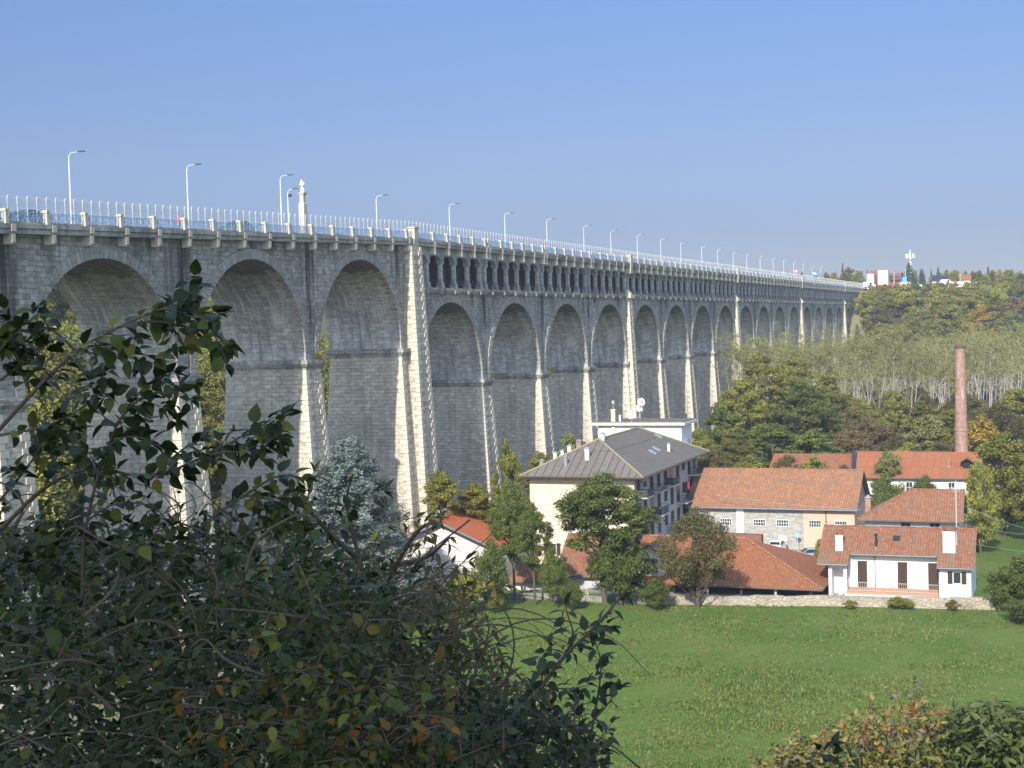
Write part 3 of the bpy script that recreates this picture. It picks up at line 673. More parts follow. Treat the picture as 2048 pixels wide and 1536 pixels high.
# ------------------------------------------------------------------ vehicles
GLASSCAR, _n, _b = newmat('car_glass'); _b.inputs['Base Color'].default_value = (.015, .018, .022, 1); _b.inputs['Roughness'].default_value = .08
TYRE = plain('tyre_rubber', (.018, .018, .018), .8); REDL = plain('tail_lamp_red', (.45, .02, .02), .3); PLATE = plain('number_plate_white', (.75, .75, .72), .5)
def carmat(n, c):
    m, nt, b = newmat(n); b.inputs['Base Color'].default_value = (*c, 1); b.inputs['Roughness'].default_value = .28; b.inputs['Metallic'].default_value = .15; b.inputs['Coat Weight'].default_value = .6; return m
def car(loc, rz, paint, label, name='parked_car', van=False, group=None, L=4.2, W=1.75, Hh=1.5):
    # nose points along +y before rotation
    o = empty(name, loc, rz, label, 'van' if van else 'car', group); hw = W/2
    if van: prof = [(-L/2, .35), (-L/2, 1.25), (-L/2+.08, Hh), (L*.18, Hh), (L*.34, 1.2), (L/2-.1, 1.0), (L/2, .75), (L/2, .35)]; gl = [(L*.19, Hh-.06), (L*.335, 1.22)]
    else: prof = [(-L/2, .35), (-L/2-.02, .72), (-L/2+.1, .95), (-L*.36, 1.05), (-L*.26, Hh-.08), (-L*.12, Hh), (L*.06, Hh-.02), (L*.24, 1.0), (L/2-.25, .85), (L/2, .62), (L/2, .35)]
    m = MB()
    def tap(z): return hw*(1-.0*z) if z < .98 else hw*(1-.22*(z-.98)/(Hh-.98))
    n = len(prof); vs = []
    for s_ in (-1, 1):
        for y, z in prof: vs.append((s_*tap(z), y, z))
    fs = [tuple(range(n)), tuple(range(2*n-1, n-1, -1))]+[(i, n+i, n+(i+1) % n, (i+1) % n) for i in range(n)]
    m.add(vs, fs)
    for yy in (-L*.31, L*.32):
        for s_ in (-1, 1): m.tube([(s_*hw*.80, yy, .36), (s_*(hw+.012), yy, .36)], .38, 14)
    for s_ in (-1, 1): m.box(min(s_*(hw-.05), s_*(hw+.2)), max(s_*(hw-.05), s_*(hw+.2)), L*.14, L*.14+.1, .92, 1.06)
    m.build('body', paint, o)
    def pane(pts, e=.012):
        g = MB(); p = [Vector(q) for q in pts]; nn = (p[1]-p[0]).cross(p[2]-p[0]).normalized()
        g.add([q+nn*e for q in p]+[q-nn*e for q in p], [(0, 1, 2, 3), (7, 6, 5, 4), (0, 4, 5, 1), (1, 5, 6, 2), (2, 6, 7, 3), (3, 7, 4, 0)]); g.build('window', GLASSCAR, o)
    def P(t, i, j, s_): y = prof[i][0]*(1-t)+prof[j][0]*t; z = prof[i][1]*(1-t)+prof[j][1]*t; return (s_*(tap(z)-.12), y, z)
    if not van:
        pane([P(.08, 3, 4, -1), P(.08, 3, 4, 1), P(.9, 3, 4, 1), P(.9, 3, 4, -1)]); pane([P(.08, 6, 7, 1), P(.08, 6, 7, -1), P(.92, 6, 7, -1), P(.92, 6, 7, 1)])
        for s_ in (-1, 1):
            a = [(s_*tap(1.03), -L*.34, 1.03), (s_*tap(1.03), L*.20, 1.03), (s_*tap(Hh-.1), L*.07, Hh-.1), (s_*tap(Hh-.1), -L*.235, Hh-.1)]; pane(a)
    else:
        pane([(-hw*.8, L*.19, Hh-.08), (hw*.8, L*.19, Hh-.08), (hw*.85, L*.335, 1.24), (-hw*.85, L*.335, 1.24)])
        for s_ in (-1, 1): pane([(s_*tap(1.05), L*.02, 1.05), (s_*tap(1.05), L*.28, 1.05), (s_*tap(Hh-.15), L*.17, Hh-.15), (s_*tap(Hh-.15), L*.02, Hh-.15)])
    for yy in (-L*.31, L*.32):
        for s_ in (-1, 1):
            g = MB(); g.tube([(s_*(hw-.18), yy, .31), (s_*(hw+.025), yy, .31)], .31, 14); wh = g.build('wheel', TYRE, o)
            g = MB(); g.tube([(s_*(hw+.02), yy, .31), (s_*(hw+.035), yy, .31)], .19, 10); g.build('rim', ZINC, wh)
    for s_ in (-1, 1):
        g = MB(); x0, x1 = sorted((s_*(hw-.34), s_*(hw-.03))); g.box(x0, x1, -L/2-.03, -L/2+.06, .70, .88); g.build('tail_light', REDL, o)
    g = MB(); g.box(-.26, .26, -L/2-.035, -L/2, .5, .61); g.build('number_plate', PLATE, o)
    return o
SILVER = carmat('silver_paint', (.62, .63, .65)); BLUEC = carmat('blue_grey_paint', (.22, .28, .34)); WHITEC = carmat('white_paint', (.8, .8, .79)); TEAL = carmat('dark_teal_paint', (.03, .05, .06)); NAVY = carmat('navy_paint', (.02, .03, .06))
for (px, X, pm_, lb_) in ((474, -81.2, TEAL, 'dark car driving on the viaduct behind the railings left of the statue column'), (50, -81.4, NAVY, 'dark navy car on the viaduct at the far left, behind the first parapet post')):
    q = atX(px, 450, X); car((X, q[1], dz(q[1])+.06), math.pi, pm_, lb_, 'car')
# ------------------------------------------------------------------ person in red on the deck
def person(loc, rz, label, top, legs, h=1.72, hair=(.03, .02, .015), stride=.16, held=None):
    o = empty('person', loc, rz, label, 'person')
    J = {'pel': (0, 0, .53), 'sp': (0, .01, .66), 'ch': (0, .02, .76), 'nk': (0, .01, .845), 'hd': (0, -.005, .885), 'ht': (0, -.01, .975),
         'hl': (-.055, 0, .50), 'kl': (-.06, -stride*.45, .28), 'al': (-.06, -stride*.35, .045), 'tl': (-.06, -stride*.35-.08, .02),
         'hr': (.055, 0, .50), 'kr': (.06, stride*.15, .28), 'ar': (.06, stride*.75, .05), 'tr': (.06, stride*.75-.08, .025),
         'sl': (-.105, .02, .80), 'el': (-.135, .05, .64), 'wl': (-.13, -.01, .51), 'fl': (-.125, -.03, .45),
         'sr': (.105, .02, .80), 'er': (.135, .03, .64), 'wr': (.13, -.06, .53), 'fr': (.12, -.08, .47)}
    E_ = [('pel', 'sp'), ('sp', 'ch'), ('ch', 'nk'), ('nk', 'hd'), ('hd', 'ht'), ('pel', 'hl'), ('hl', 'kl'), ('kl', 'al'), ('al', 'tl'), ('pel', 'hr'), ('hr', 'kr'), ('kr', 'ar'), ('ar', 'tr'), ('ch', 'sl'), ('sl', 'el'), ('el', 'wl'), ('wl', 'fl'), ('ch', 'sr'), ('sr', 'er'), ('er', 'wr'), ('wr', 'fr')]
    Rr = dict(pel=.075, sp=.07, ch=.085, nk=.035, hd=.048, ht=.045, hl=.05, kl=.035, al=.024, tl=.02, hr=.05, kr=.035, ar=.024, tr=.02, sl=.035, el=.027, wl=.02, fl=.016, sr=.035, er=.027, wr=.02, fr=.016)
    ks = list(J); me = bpy.data.meshes.new('body'); me.from_pydata([tuple(c*h for c in J[k]) for k in ks], [(ks.index(a), ks.index(b_)) for a, b_ in E_], [])
    bo = bpy.data.objects.new('body', me); col.objects.link(bo); bo.parent = o
    sk = bo.modifiers.new('skin', 'SKIN')
    for i, k in enumerate(ks): me.skin_vertices[0].data[i].radius = (Rr[k]*h,)*2
    me.skin_vertices[0].data[0].use_root = True
    bo.modifiers.new('sub', 'SUBSURF').levels = 1; bo.modifiers['sub'].render_levels = 2
    mt, nt, b = newmat('dressed_body'); tc = N(nt, 'ShaderNodeTexCoord'); sp_ = N(nt, 'ShaderNodeSeparateXYZ'); nt.links.new(tc.outputs['Object'], sp_.inputs[0])
    def gt(z):
        g = N(nt, 'ShaderNodeMath', operation='GREATER_THAN'); nt.links.new(sp_.outputs[2], g.inputs[0]); g.inputs[1].default_value = z*h; return g.outputs[0]
    c = mixc(nt, gt(.52), legs, top); c = mixc(nt, gt(.835), c, (.45, .27, .2)); c = mixc(nt, gt(.935), c, hair); nt.links.new(c, b.inputs['Base Color']); b.inputs['Roughness'].default_value = .8
    me.materials.append(mt); return o
q = atX(358, 455, -80.); person((-80., q[1], dz(q[1])+.06), math.radians(20), 'person in a red top walking along the viaduct behind the railings', (.45, .02, .025), (.03, .05, .12))
# signs seen over the far part of the deck
def sign(px, py, X, zb, label, shape):
    q = atX(px, py, X); o = empty('road_sign', (q[0], q[1], zb), 0, label, 'road sign'); h = q[2]-zb
    m = MB(); m.bar((0, 0, 0), (0, 0, h+.3), .04); m.build('sign_post', LAMP_P, o)
    if shape == 'tri':
        m = MB(); m.prism([(-.75, h+.6), (.75, h+.6), (0, h-.7)], -.07, -.05, 'y'); m.build('sign_border', plain('sign_red', (.55, .03, .03), .5), o)
        m = MB(); m.prism([(-.5, h+.45), (.5, h+.45), (0, h-.4)], -.085, -.072, 'y'); m.build('sign_face', PLATE, o)
    else:
        m = MB(); m.box(-1.2, 1.2, -.08, -.05, h-.9, h+.9); m.build('sign_face', plain('sign_blue', (.04, .16, .55), .5), o)
        m = MB(); m.box(-.7, .5, -.095, -.082, h+.1, h+.35); m.box(-.3, .8, -.095, -.082, h-.4, h-.15); m.build('sign_marking', PLATE, o)
sign(1592, 543, Xb+1, DZ, 'white yield triangle sign with red border beside the far viaduct lamps', 'tri')
sign(1629, 547, Xb+1, DZ, 'blue rectangular road sign above the far end of the viaduct railings', 'rect')
# ------------------------------------------------------------------ building helpers
def slab(m, pts, th=.16, mi=0, me=1):
    # roof plane from a polygon whose first edge is the eave; UV runs along and up the slope; thickness hangs below
    p = [Vector(q) for q in pts]; U = (p[1]-p[0]).normalized(); n = U.cross(p[2]-p[0]).normalized()
    if n.z < 0: n = -n
    V = n.cross(U)
    k = len(p); uv = [((q-p[0]).dot(U), (q-p[0]).dot(V)) for q in p]
    lo = [q-Vector((0, 0, th)) for q in p]
    up = (p[1]-p[0]).cross(p[2]-p[1]).z > 0
    f = tuple(range(k)) if up else tuple(range(k-1, -1, -1))
    m.add(p, [f], mi, [[uv[i] for i in f]]); m.add(lo, [f[::-1]], me)
    for i in range(k):
        j = (i+1) % k; m.add([p[i], p[j], lo[j], lo[i]], [(3, 2, 1, 0) if up else (0, 1, 2, 3)], me)
def ridge(m, a, b_, r=.13, mi=0): m.tube([a, b_], r, 6, mi)
def window(par, x, z, w_, h, y, frame=WHITE, axis='y', sg=-1, shutters=None, grid=(2, 2), name='window', dep=.0):
    # opening on a wall plane at y (facing sg along axis); shallow frame, glass and bars, optional shutters
    o = MB(); t = .07
    def B(mb, a0, a1, z0, z1, d0, d1):
        if axis == 'y': mb.box(a0, a1, min(y+sg*d0, y+sg*d1), max(y+sg*d0, y+sg*d1), z0, z1)
        else: mb.box(min(y+sg*d0, y+sg*d1), max(y+sg*d0, y+sg*d1), a0, a1, z0, z1)
    B(o, x-w_/2, x-w_/2+t, z, z+h, .003, .05); B(o, x+w_/2-t, x+w_/2, z, z+h, .003, .05); B(o, x-w_/2+t, x+w_/2-t, z, z+t, .003, .05); B(o, x-w_/2+t, x+w_/2-t, z+h-t, z+h, .003, .05)
    for i in range(1, grid[0]): a = x-w_/2+w_*i/grid[0]; B(o, a-.025, a+.025, z+t, z+h-t, .01, .04)
    for i in range(1, grid[1]): a = z+h*i/grid[1]; B(o, x-w_/2+t, x+w_/2-t, a-.025, a+.025, .006, .036)
    f = o.build(name, frame, par)
    g = MB(); B(g, x-w_/2+t, x+w_/2-t, z+t, z+h-t, .002, .02); g.build('pane', GLASS, f)
    if shutters:
        for s_ in (-1, 1):
            q = MB(); a = x+s_*(w_/2+.27); B(q, a-.25, a+.25, z-.02, z+h+.02, .004, .06)
            for k in range(6): zz = z+h*(k+.5)/6; B(q, a-.2, a+.2, zz-.04, zz+.04, .06, .075)
            q.build('shutter', shutters, f)
    return f
def chimney_box(par, x, y, w_, d, z0, z1, body=WHITE, cap=TILE_RED, style=0):
    m = MB(); m.box(x-w_/2, x+w_/2, y-d/2, y+d/2, z0, z1); c_ = m.build('chimney', body, par)
    q = MB()
    if style == 0:
        for sx_ in (-1, 1):
            for sy_ in (-1, 1): q.box(x+sx_*(w_/2-.12)-.06, x+sx_*(w_/2-.12)+.06, y+sy_*(d/2-.12)-.06, y+sy_*(d/2-.12)+.06, z1, z1+.28)
        q.prism([(x-w_/2-.12, z1+.28), (x+w_/2+.12, z1+.28), (x+w_/2+.12, z1+.36), (x, z1+.5), (x-w_/2-.12, z1+.36)], y-d/2-.1, y+d/2+.1, 'y')
    else: q.box(x-w_/2-.08, x+w_/2+.08, y-d/2-.08, y+d/2+.08, z1, z1+.1); q.box(x-w_/4, x+w_/4, y-d/4, y+d/4, z1+.1, z1+.35)
    q.build('chimney_cap', cap, c_); return c_
SHUT = plain('brown_wood_shutter', (.05, .03, .02), .6, var=.2, scale=4); EAVE = plain('brown_eave_board', (.12, .09, .07), .8)
PEACH = render_wall('peach_render', (.52, .39, .29), .3); CREAM = render_wall('cream_render', (.64, .575, .43), .3, (.50, .38, .20))
PINKW = render_wall('pale_pink_render', (.70, .60, .56), .25); GREYW = render_wall('grey_white_render', (.46, .47, .48), .3)
BLOCKW = masonry('bare_concrete_blocks', (.44, .43, .39), (.38, .37, .34), (.32, .31, .29), bw=.5, rh=.25, mort=.02, stain=.25, streak=.35, white=.1, bstr=.2, dark=(.26, .26, .23))
TERRA = plain('terracotta_floor', (.42, .22, .13), .8, var=.15, scale=3); BRICKR = masonry('red_brick', (.36, .19, .14), (.30, .145, .105), (.40, .34, .30), bw=.3, rh=.1, mort=.012, stain=.12, streak=.15, white=.55, bstr=.2, dark=(.16, .09, .07))
# ------------------------------------------------------------------ white house with the long balcony
A = empty('house', (-16, 158, .6), 0, 'long white house with mottled red roof, brown shutters and low balcony', 'house')
def HP(o): o.parent = A; o.matrix_parent_inverse = Matrix.Translation((16, -158, -.6)); return o
def hb(m, n, mats, par=None):
    o = m.build(n, mats, None)
    return HP(o)
m = MB(); m.box(-23.6, -8.95, 156.2, 163.6, .3, 5.3); m.box(-12.15, -8.95, 154.4, 156.2, .3, 4.9); m.box(-23.6, -23.25, 154.4, 156.2, .3, 4.75); m.box(-22.0, -21.65, 154.4, 154.7, .3, 4.75)
m.prism([(156.2, 5.3), (163.6, 5.3), (159.3, 7.45)], -23.6, -8.95, 'x'); hb(m, 'wall', [WHITE])
m = MB(); rz_, ry = 7.85, 159.25; XL, XR = -24.75, -8.55
def rp(y): return rz_-.60*(ry-y)
slab(m, [(-21.4, 155.3, rp(155.3)), (-12.35, 155.3, rp(155.3)), (-12.35, ry, rz_), (-21.4, ry, rz_)])
slab(m, [(XL, 153.75, rp(153.75)), (-21.4, 153.75, rp(153.75)), (-21.4, ry, rz_), (XL, ry, rz_)]); slab(m, [(-12.35, 153.75, rp(153.75)), (XR, 153.75, rp(153.75)), (XR, ry, rz_), (-12.35, ry, rz_)])
slab(m, [(XR, 164.4, rz_-.62*(164.4-ry)), (XL, 164.4, rz_-.62*(164.4-ry)), (XL, ry, rz_), (XR, ry, rz_)]); ridge(m, (XL, ry, rz_), (XR, ry, rz_))
hb(m, 'roof', [TILE_MIX, EAVE])
for x0, x1, y in ((-24.7, -21.5, 153.72), (-12.3, -8.6, 153.72), (-21.3, -12.45, 155.26)):
    m = MB(); m.bar((x0, y-.05, rp(y)-.1), (x1, y-.05, rp(y)-.1), .07, n=6); hb(m, 'gutter', [ZINC])
for x, y, z in ((-21.55, 153.85, 4.5), (-12.2, 153.85, 4.5), (-18.9, 156.12, 5.3)):
    m = MB(); m.bar((x, y+(.5 if y < 155 else 0), 1.2), (x, y+(.5 if y < 155 else 0), z), .05, n=6); hb(m, 'downpipe', [GUTTER])
for x in (-20.25, -16.05, -12.9):
    m = MB(); m.box(x-.5, x+.5, 156.13, 156.19, 1.75, 4.55); m.box(x-.02, x+.02, 156.10, 156.13, 1.75, 4.55)
    for k in range(9):
        for s_ in (-.26, .26): m.box(x+s_-.19, x+s_+.19, 156.115, 156.13, 1.95+k*.28, 2.1+k*.28)
    hb(m, 'shutter_door', [SHUT])
HP(window(None, -10.35, 2.75, .85, 1.25, 154.4, shutters=SHUT, grid=(1, 1)))
m = MB(); m.box(-21.6, -12.16, 153.3, 156.2, 1.5, 1.72); hb(m, 'balcony_floor', [TERRA])
m = MB(); m.box(-21.6, -12.16, 153.32, 153.4, 1.2, 1.5); hb(m, 'balcony_edge', [GREYW])
m = MB()
for z in (2.72, 1.86): m.bar((-21.6, 153.36, z), (-12.2, 153.36, z), .025)
x = -21.5
while x < -12.2: m.bar((x, 153.36, 1.72), (x, 153.36, 2.72), .013); x += .2
hb(m, 'balcony_railing', [FENCE_W])
m = MB()
for i in range(6): m.box(-23.2+i*.26, -22.9+i*.26, 154.5, 155.6, .4+i*.22, .62+i*.22)
m.bar((-23.2, 154.46, 1.5), (-21.7, 154.46, 2.75), .03); m.bar((-23.2, 154.46, 1.1), (-21.7, 154.46, 2.35), .025); m.bar((-23.2, 154.46, .8), (-21.7, 154.46, 2.0), .025)
hb(m, 'stair', [FENCE_W])
def cap_h(o): return HP(o)
m = None
c_ = chimney_box(None, -22.6, 155.9, .75, .6, 5.4, 7.35); HP(c_)
c_ = chimney_box(None, -11.2, 156.2, 1.25, .9, 5.6, 8.0); HP(c_)
m = MB(); m.lathe([(.16, 5.6), (.16, 6.15)], -18.75, 156.1, 10); m.box(-19.2, -18.3, 155.75, 156.4, 5.72, 5.78); hb(m, 'flue_base', [ZINC])
m = MB(); m.lathe([(.12, 6.15), (.12, 7.3), (.2, 7.35), (.2, 7.5), (.05, 7.6)], -18.75, 156.1, 10); hb(m, 'flue', [DKIRON])
m = MB(); m.frus((-17.1, -16.4, 157.2, 157.9), rp(157.2)+.02, (-17.1, -16.4, 157.2, 157.9), rp(157.9)+.1); hb(m, 'skylight', [DKIRON])
o = empty('antenna_mast', (-10.5, 156.9, 6.5), 0, 'thin tall antenna mast beside the wide chimney of the white house', 'antenna')
m = MB(); m.bar((0, 0, -.2), (0, 0, 6.8), .045, n=6); m.build('mast', FENCE_W, o)
m = MB(); m.bar((-.7, 0, 6.6), (.7, 0, 6.6), .025)
for i in range(7): m.bar((-.65+i*.21, -.4+.03*i, 6.6), (-.65+i*.21, .4-.03*i, 6.6), .015)
m.bar((-.4, 0, 5.9), (.4, 0, 5.9), .025)
for i in range(5): m.bar((-.38+i*.19, 0, 5.6), (-.38+i*.19, 0, 6.2), .015)
m.build('aerial', LAMP_P, o)
# ------------------------------------------------------------------ hip roofed house behind it
A2 = empty('house', (-16.5, 176, 0), 0, 'house with red hipped roof and brick chimney standing right behind the long white house', 'house')
def par(o, P, loc): o.parent = P; o.matrix_parent_inverse = Matrix.Translation((-loc[0], -loc[1], -loc[2])); return o
L2 = (-16.5, 176, 0)
m = MB(); m.box(-22.0, -11.3, 172.8, 180, 0, 6.9); par(m.build('wall', [GREYW]), A2, L2)
m = MB(); e = 6.8; slab(m, [(-22.9, 171.9, e), (-10.75, 171.9, e), (-10.75, 176.2, 10), (-17, 176.2, 10)]); slab(m, [(-22.9, 180.6, e), (-22.9, 171.9, e), (-17, 176.2, 10)]); slab(m, [(-10.75, 180.6, e), (-22.9, 180.6, e), (-17, 176.2, 10), (-10.75, 176.2, 10)])
ridge(m, (-17, 176.2, 10), (-10.75, 176.2, 10)); ridge(m, (-22.9, 171.9, e), (-17, 176.2, 10)); par(m.build('roof', [TILE_MIX, EAVE]), A2, L2)
for x in (-17.3, -14.0): par(window(None, x, 5.2, 1.2, 1.3, 172.8, frame=BLUE, grid=(2, 1)), A2, L2)
par(chimney_box(None, -22.0, 176.2, .65, .65, 6.9, 8.9, body=BRICKR, cap=ZINC, style=1), A2, L2)
# ------------------------------------------------------------------ warehouse with the broad pinkish roof
L3 = (-36.5, 195, 0); A3 = empty('warehouse', L3, 0, 'long low warehouse with broad pinkish tiled roof and small grid windows', 'warehouse')
m = MB(); m.box(-48, -41.35, 190.6, 203.4, 0, 5.45, 1); m.box(-40.35, -32.3, 190.6, 203.4, 0, 5.45, 1); m.box(-32.3, -25.6, 190.57, 203.4, 0, 5.45, 0); m.box(-41.35, -40.35, 190.45, 203.4, 0, 5.45, 2)
m.prism([(190.6, 5.45), (203.4, 5.45), (197, 9.75)], -47.9, -25.7, 'x', 1); par(m.build('wall', [PEACH, BLOCKW, WHITE]), A3, L3)
m = MB(); slab(m, [(-48.3, 189.8, 5.6), (-25.1, 189.8, 5.6), (-25.1, 197, 10.05), (-48.3, 197, 10.05)], .2); slab(m, [(-25.1, 204.2, 5.6), (-48.3, 204.2, 5.6), (-48.3, 197, 10.05), (-25.1, 197, 10.05)], .2); ridge(m, (-48.3, 197, 10.05), (-25.1, 197, 10.05)); par(m.build('roof', [TILE_OLD, EAVE]), A3, L3)
m = MB(); m.bar((-48.2, 189.75, 5.45), (-25.1, 189.75, 5.45), .09, n=6); par(m.build('gutter', [ZINC]), A3, L3)
m = MB(); m.bar((-29.3, 190.4, 0), (-29.3, 190.4, 5.3), .06, n=6); par(m.build('downpipe', [GUTTER]), A3, L3)
for px in (1452, 1519, 1565, 1630, 1682):
    q = atY(px, 1043, 190.6); par(window(None, q[0], 3.0, 1.65, .95, 190.6-.04, grid=(5, 2)), A3, L3)
m = MB(); m.box(-35.6, -34.6, 190.5, 190.58, 1.0, 1.75); par(m.build('meter_box', [WHITE]), A3, L3)
# wall lamp arms stay with the apartment block; round blue road sign in the yard
o = empty('road_sign', (-32.9, 189.3, 0), 0, 'small round blue road sign on a post against the warehouse wall', 'road sign')
m = MB(); m.bar((0, 0, 0), (0, 0, 2.4), .035, n=6); m.build('sign_post', LAMP_P, o); m = MB(); m.tube([(0, -.05, 2.1), (0, -.08, 2.1)], .33, 16); m.build('sign_face', plain('pale_blue_sign', (.25, .40, .65), .5), o)
# ------------------------------------------------------------------ factory and its chimney
L4 = (-27, 228, 0); A4 = empty('factory', L4, 0, 'long factory building with a smooth red roof below the tall brick chimney', 'factory')
SHEET = rooftile('smooth_red_roof_sheets', (.35, .13, .062), (.32, .115, .055), (.25, .11, .065), w=1.1, l=3.5, moss=.3, bs=.4)
m = MB(); m.box(-29.6, -11.6, 221, 236, 0, 6.4); m.box(-42.5, -29.7, 221.6, 235.4, 0, 6.2); m.prism([(221, 6.4), (236, 6.4), (228.5, 9.3)], -29.55, -11.7, 'x'); m.prism([(221.6, 6.2), (235.4, 6.2), (228.5, 9.0)], -42.4, -29.8, 'x'); par(m.build('wall', [WHITE]), A4, L4)
m = MB(); slab(m, [(-29.2, 220.2, 6.45), (-11.2, 220.2, 6.45), (-11.2, 228.5, 9.55), (-30.2, 228.5, 9.55)]); slab(m, [(-11.2, 236.8, 6.45), (-30.2, 236.8, 6.45), (-30.2, 228.5, 9.55), (-11.2, 228.5, 9.55)]); ridge(m, (-30.2, 228.5, 9.55), (-11.2, 228.5, 9.55)); par(m.build('roof', [SHEET, EAVE]), A4, L4)
m = MB(); slab(m, [(-43.2, 220.6, 6.1), (-29.9, 220.6, 6.1), (-30.9, 228.5, 9.25), (-43.2, 228.5, 9.25)]); slab(m, [(-30.9, 236.4, 6.1), (-43.2, 236.4, 6.1), (-43.2, 228.5, 9.25), (-30.9, 228.5, 9.25)]); par(m.build('roof', [TILE_RED, EAVE]), A4, L4)
m = MB(); slab(m, [(-29.95, 220.4, 6.3), (-29.1, 220.4, 6.34), (-30.1, 228.5, 9.62), (-30.95, 228.5, 9.62)], .1); par(m.build('valley_flashing', [DKIRON]), A4, L4)
for x in (-15.4, -21.5): par(window(None, x, 4.1, 1.0, 1.7, 221), A4, L4)
m = MB(); m.box(-12.9, -11.9, 220.9, 221.02, 3.4, 5.9); par(m.build('door', [DKIRON]), A4, L4)
m = MB(); m.box(-16.1, -15.75, 223.6, 223.95, 7.3, 9.0); m.box(-16.2, -15.65, 223.5, 224.05, 9.0, 9.15); par(m.build('chimney', [BRICKR]), A4, L4)
m = MB(); m.box(-13.9, -12.7, 223.4, 226, 7.5, 8.6, 1); slab(m, [(-14.3, 226, 8.5), (-14.3, 223, 8.5), (-13.3, 223, 9.2), (-13.3, 226, 9.2)], .1); slab(m, [(-12.3, 223, 8.5), (-12.3, 226, 8.5), (-13.3, 226, 9.2), (-13.3, 223, 9.2)], .1); par(m.build('dormer', [TILE_OLD, DARK]), A4, L4)
o = empty('brick_chimney', (-15.1, 240, 0), 0, 'tall tapering red brick factory chimney rising above the red roofs', 'chimney')
m = MB(); n = 20
pr_ = [(1.12, 0), (1.08, 5), (1.0, 11.9), (1.06, 12.0), (1.06, 12.4), (.98, 12.5), (.86, 19), (.74, 25.3)]
m.lathe(pr_, n=n); m.build('shaft', BRICKR, o, smooth=False)
m = MB(); m.lathe([(.78, 25.3), (.86, 25.4), (.86, 25.75), (.74, 25.85)], n=n); m.build('rim', plain('sooty_brick', (.09, .07, .06), .9), o)
# ------------------------------------------------------------------ apartment block
L5 = (-55.2, 183, 0); A5 = empty('apartment_building', L5, 0, 'large apartment block with grey hipped roof, cream end wall and balconies down its shaded side', 'apartment block')
x0, x1, y0, y1, ez = -62.3, -48.7, 166.8, 199.2, 12.2
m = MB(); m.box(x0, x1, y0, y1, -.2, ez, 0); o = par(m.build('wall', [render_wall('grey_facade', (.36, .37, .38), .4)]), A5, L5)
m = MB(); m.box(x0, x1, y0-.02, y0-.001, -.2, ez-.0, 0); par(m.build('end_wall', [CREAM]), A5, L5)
m = MB(); e0, e1, f0, f1 = -63.2, -47.2, 165.5, 200.2; r0, r1, rzz, rx = 173.5, 191.8, 16.2, -55.2
slab(m, [(e0, f0, ez), (e1, f0, ez), (rx, r0, rzz)], .2); slab(m, [(e1, f0, ez), (e1, f1, ez), (rx, r1, rzz), (rx, r0, rzz)], .2); slab(m, [(e1, f1, ez), (e0, f1, ez), (rx, r1, rzz)], .2); slab(m, [(e0, f1, ez), (e0, f0, ez), (rx, r0, rzz), (rx, r1, rzz)], .2)
par(m.build('roof', [TILE_GREY, EAVE]), A5, L5)
LICH = plain('lichen_covered_ridge', (.26, .22, .13), .9, var=.35, scale=4)
m = MB(); ridge(m, (e1, f0, ez+.03), (rx, r0, rzz+.03), .13); ridge(m, (e0, f0, ez+.03), (rx, r0, rzz+.03), .13); ridge(m, (rx, r0, rzz+.03), (rx, r1, rzz+.03), .13); ridge(m, (e1, f1, ez+.03), (rx, r1, rzz+.03), .16); par(m.build('ridge_tiles', [LICH]), A5, L5)
m = MB(); m.bar((e0, f0-.06, ez-.12), (e1, f0-.06, ez-.12), .1, n=6); m.bar((e1+.06, f0, ez-.12), (e1+.06, f1, ez-.12), .1, n=6); m.tube([(e1, f0+.05, ez-.15), (e1-.5, f0+.6, ez-.5), (-48.6, 166.7, ez-1.2), (-48.6, 166.7, 0)], .07, 6); par(m.build('gutter', [GUTTER]), A5, L5)
for x in (-59.5, -55.8, -52.0):
    for z in ((2.2, 5.4) if x == -55.8 else (2.2,)): par(window(None, x, z, 1.1, 1.5, y0-.02, shutters=SHUT), A5, L5)
# shaded long side: tall shuttered openings on three floors and projecting balconies
DSHUT = plain('dark_stained_shutter', (.02, .015, .012), .6, var=.2, scale=4); BALM = plain('balcony_slab_grey', (.40, .41, .42), .85); SLATE = plain('balcony_screen_cloth', (.05, .06, .065), .8)
for fl_ in range(4):
    z = .3+fl_*3.1
    for j, y in enumerate([168.6, 171.5, 174.6, 178.0, 181.4, 184.6, 187.8, 191.0, 194.2, 197.3]):
        if fl_ == 3 and z+2.3 > 12: pass
        h = 2.25 if j % 3 != 1 else 1.4; zz = z if h > 2 else z+.85
        if zz+h > ez-.1: h = ez-.2-zz
        if h < .6: continue
        m = MB(); m.box(x1+.001, x1+.05, y-.7, y+.7, zz, zz+h); m.box(x1+.05, x1+.07, y-.02, y+.02, zz, zz+h)
        par(m.build('shutter_door' if h > 2 else 'shutter', [DSHUT if (j+fl_) % 4 else GLASS]), A5, L5)
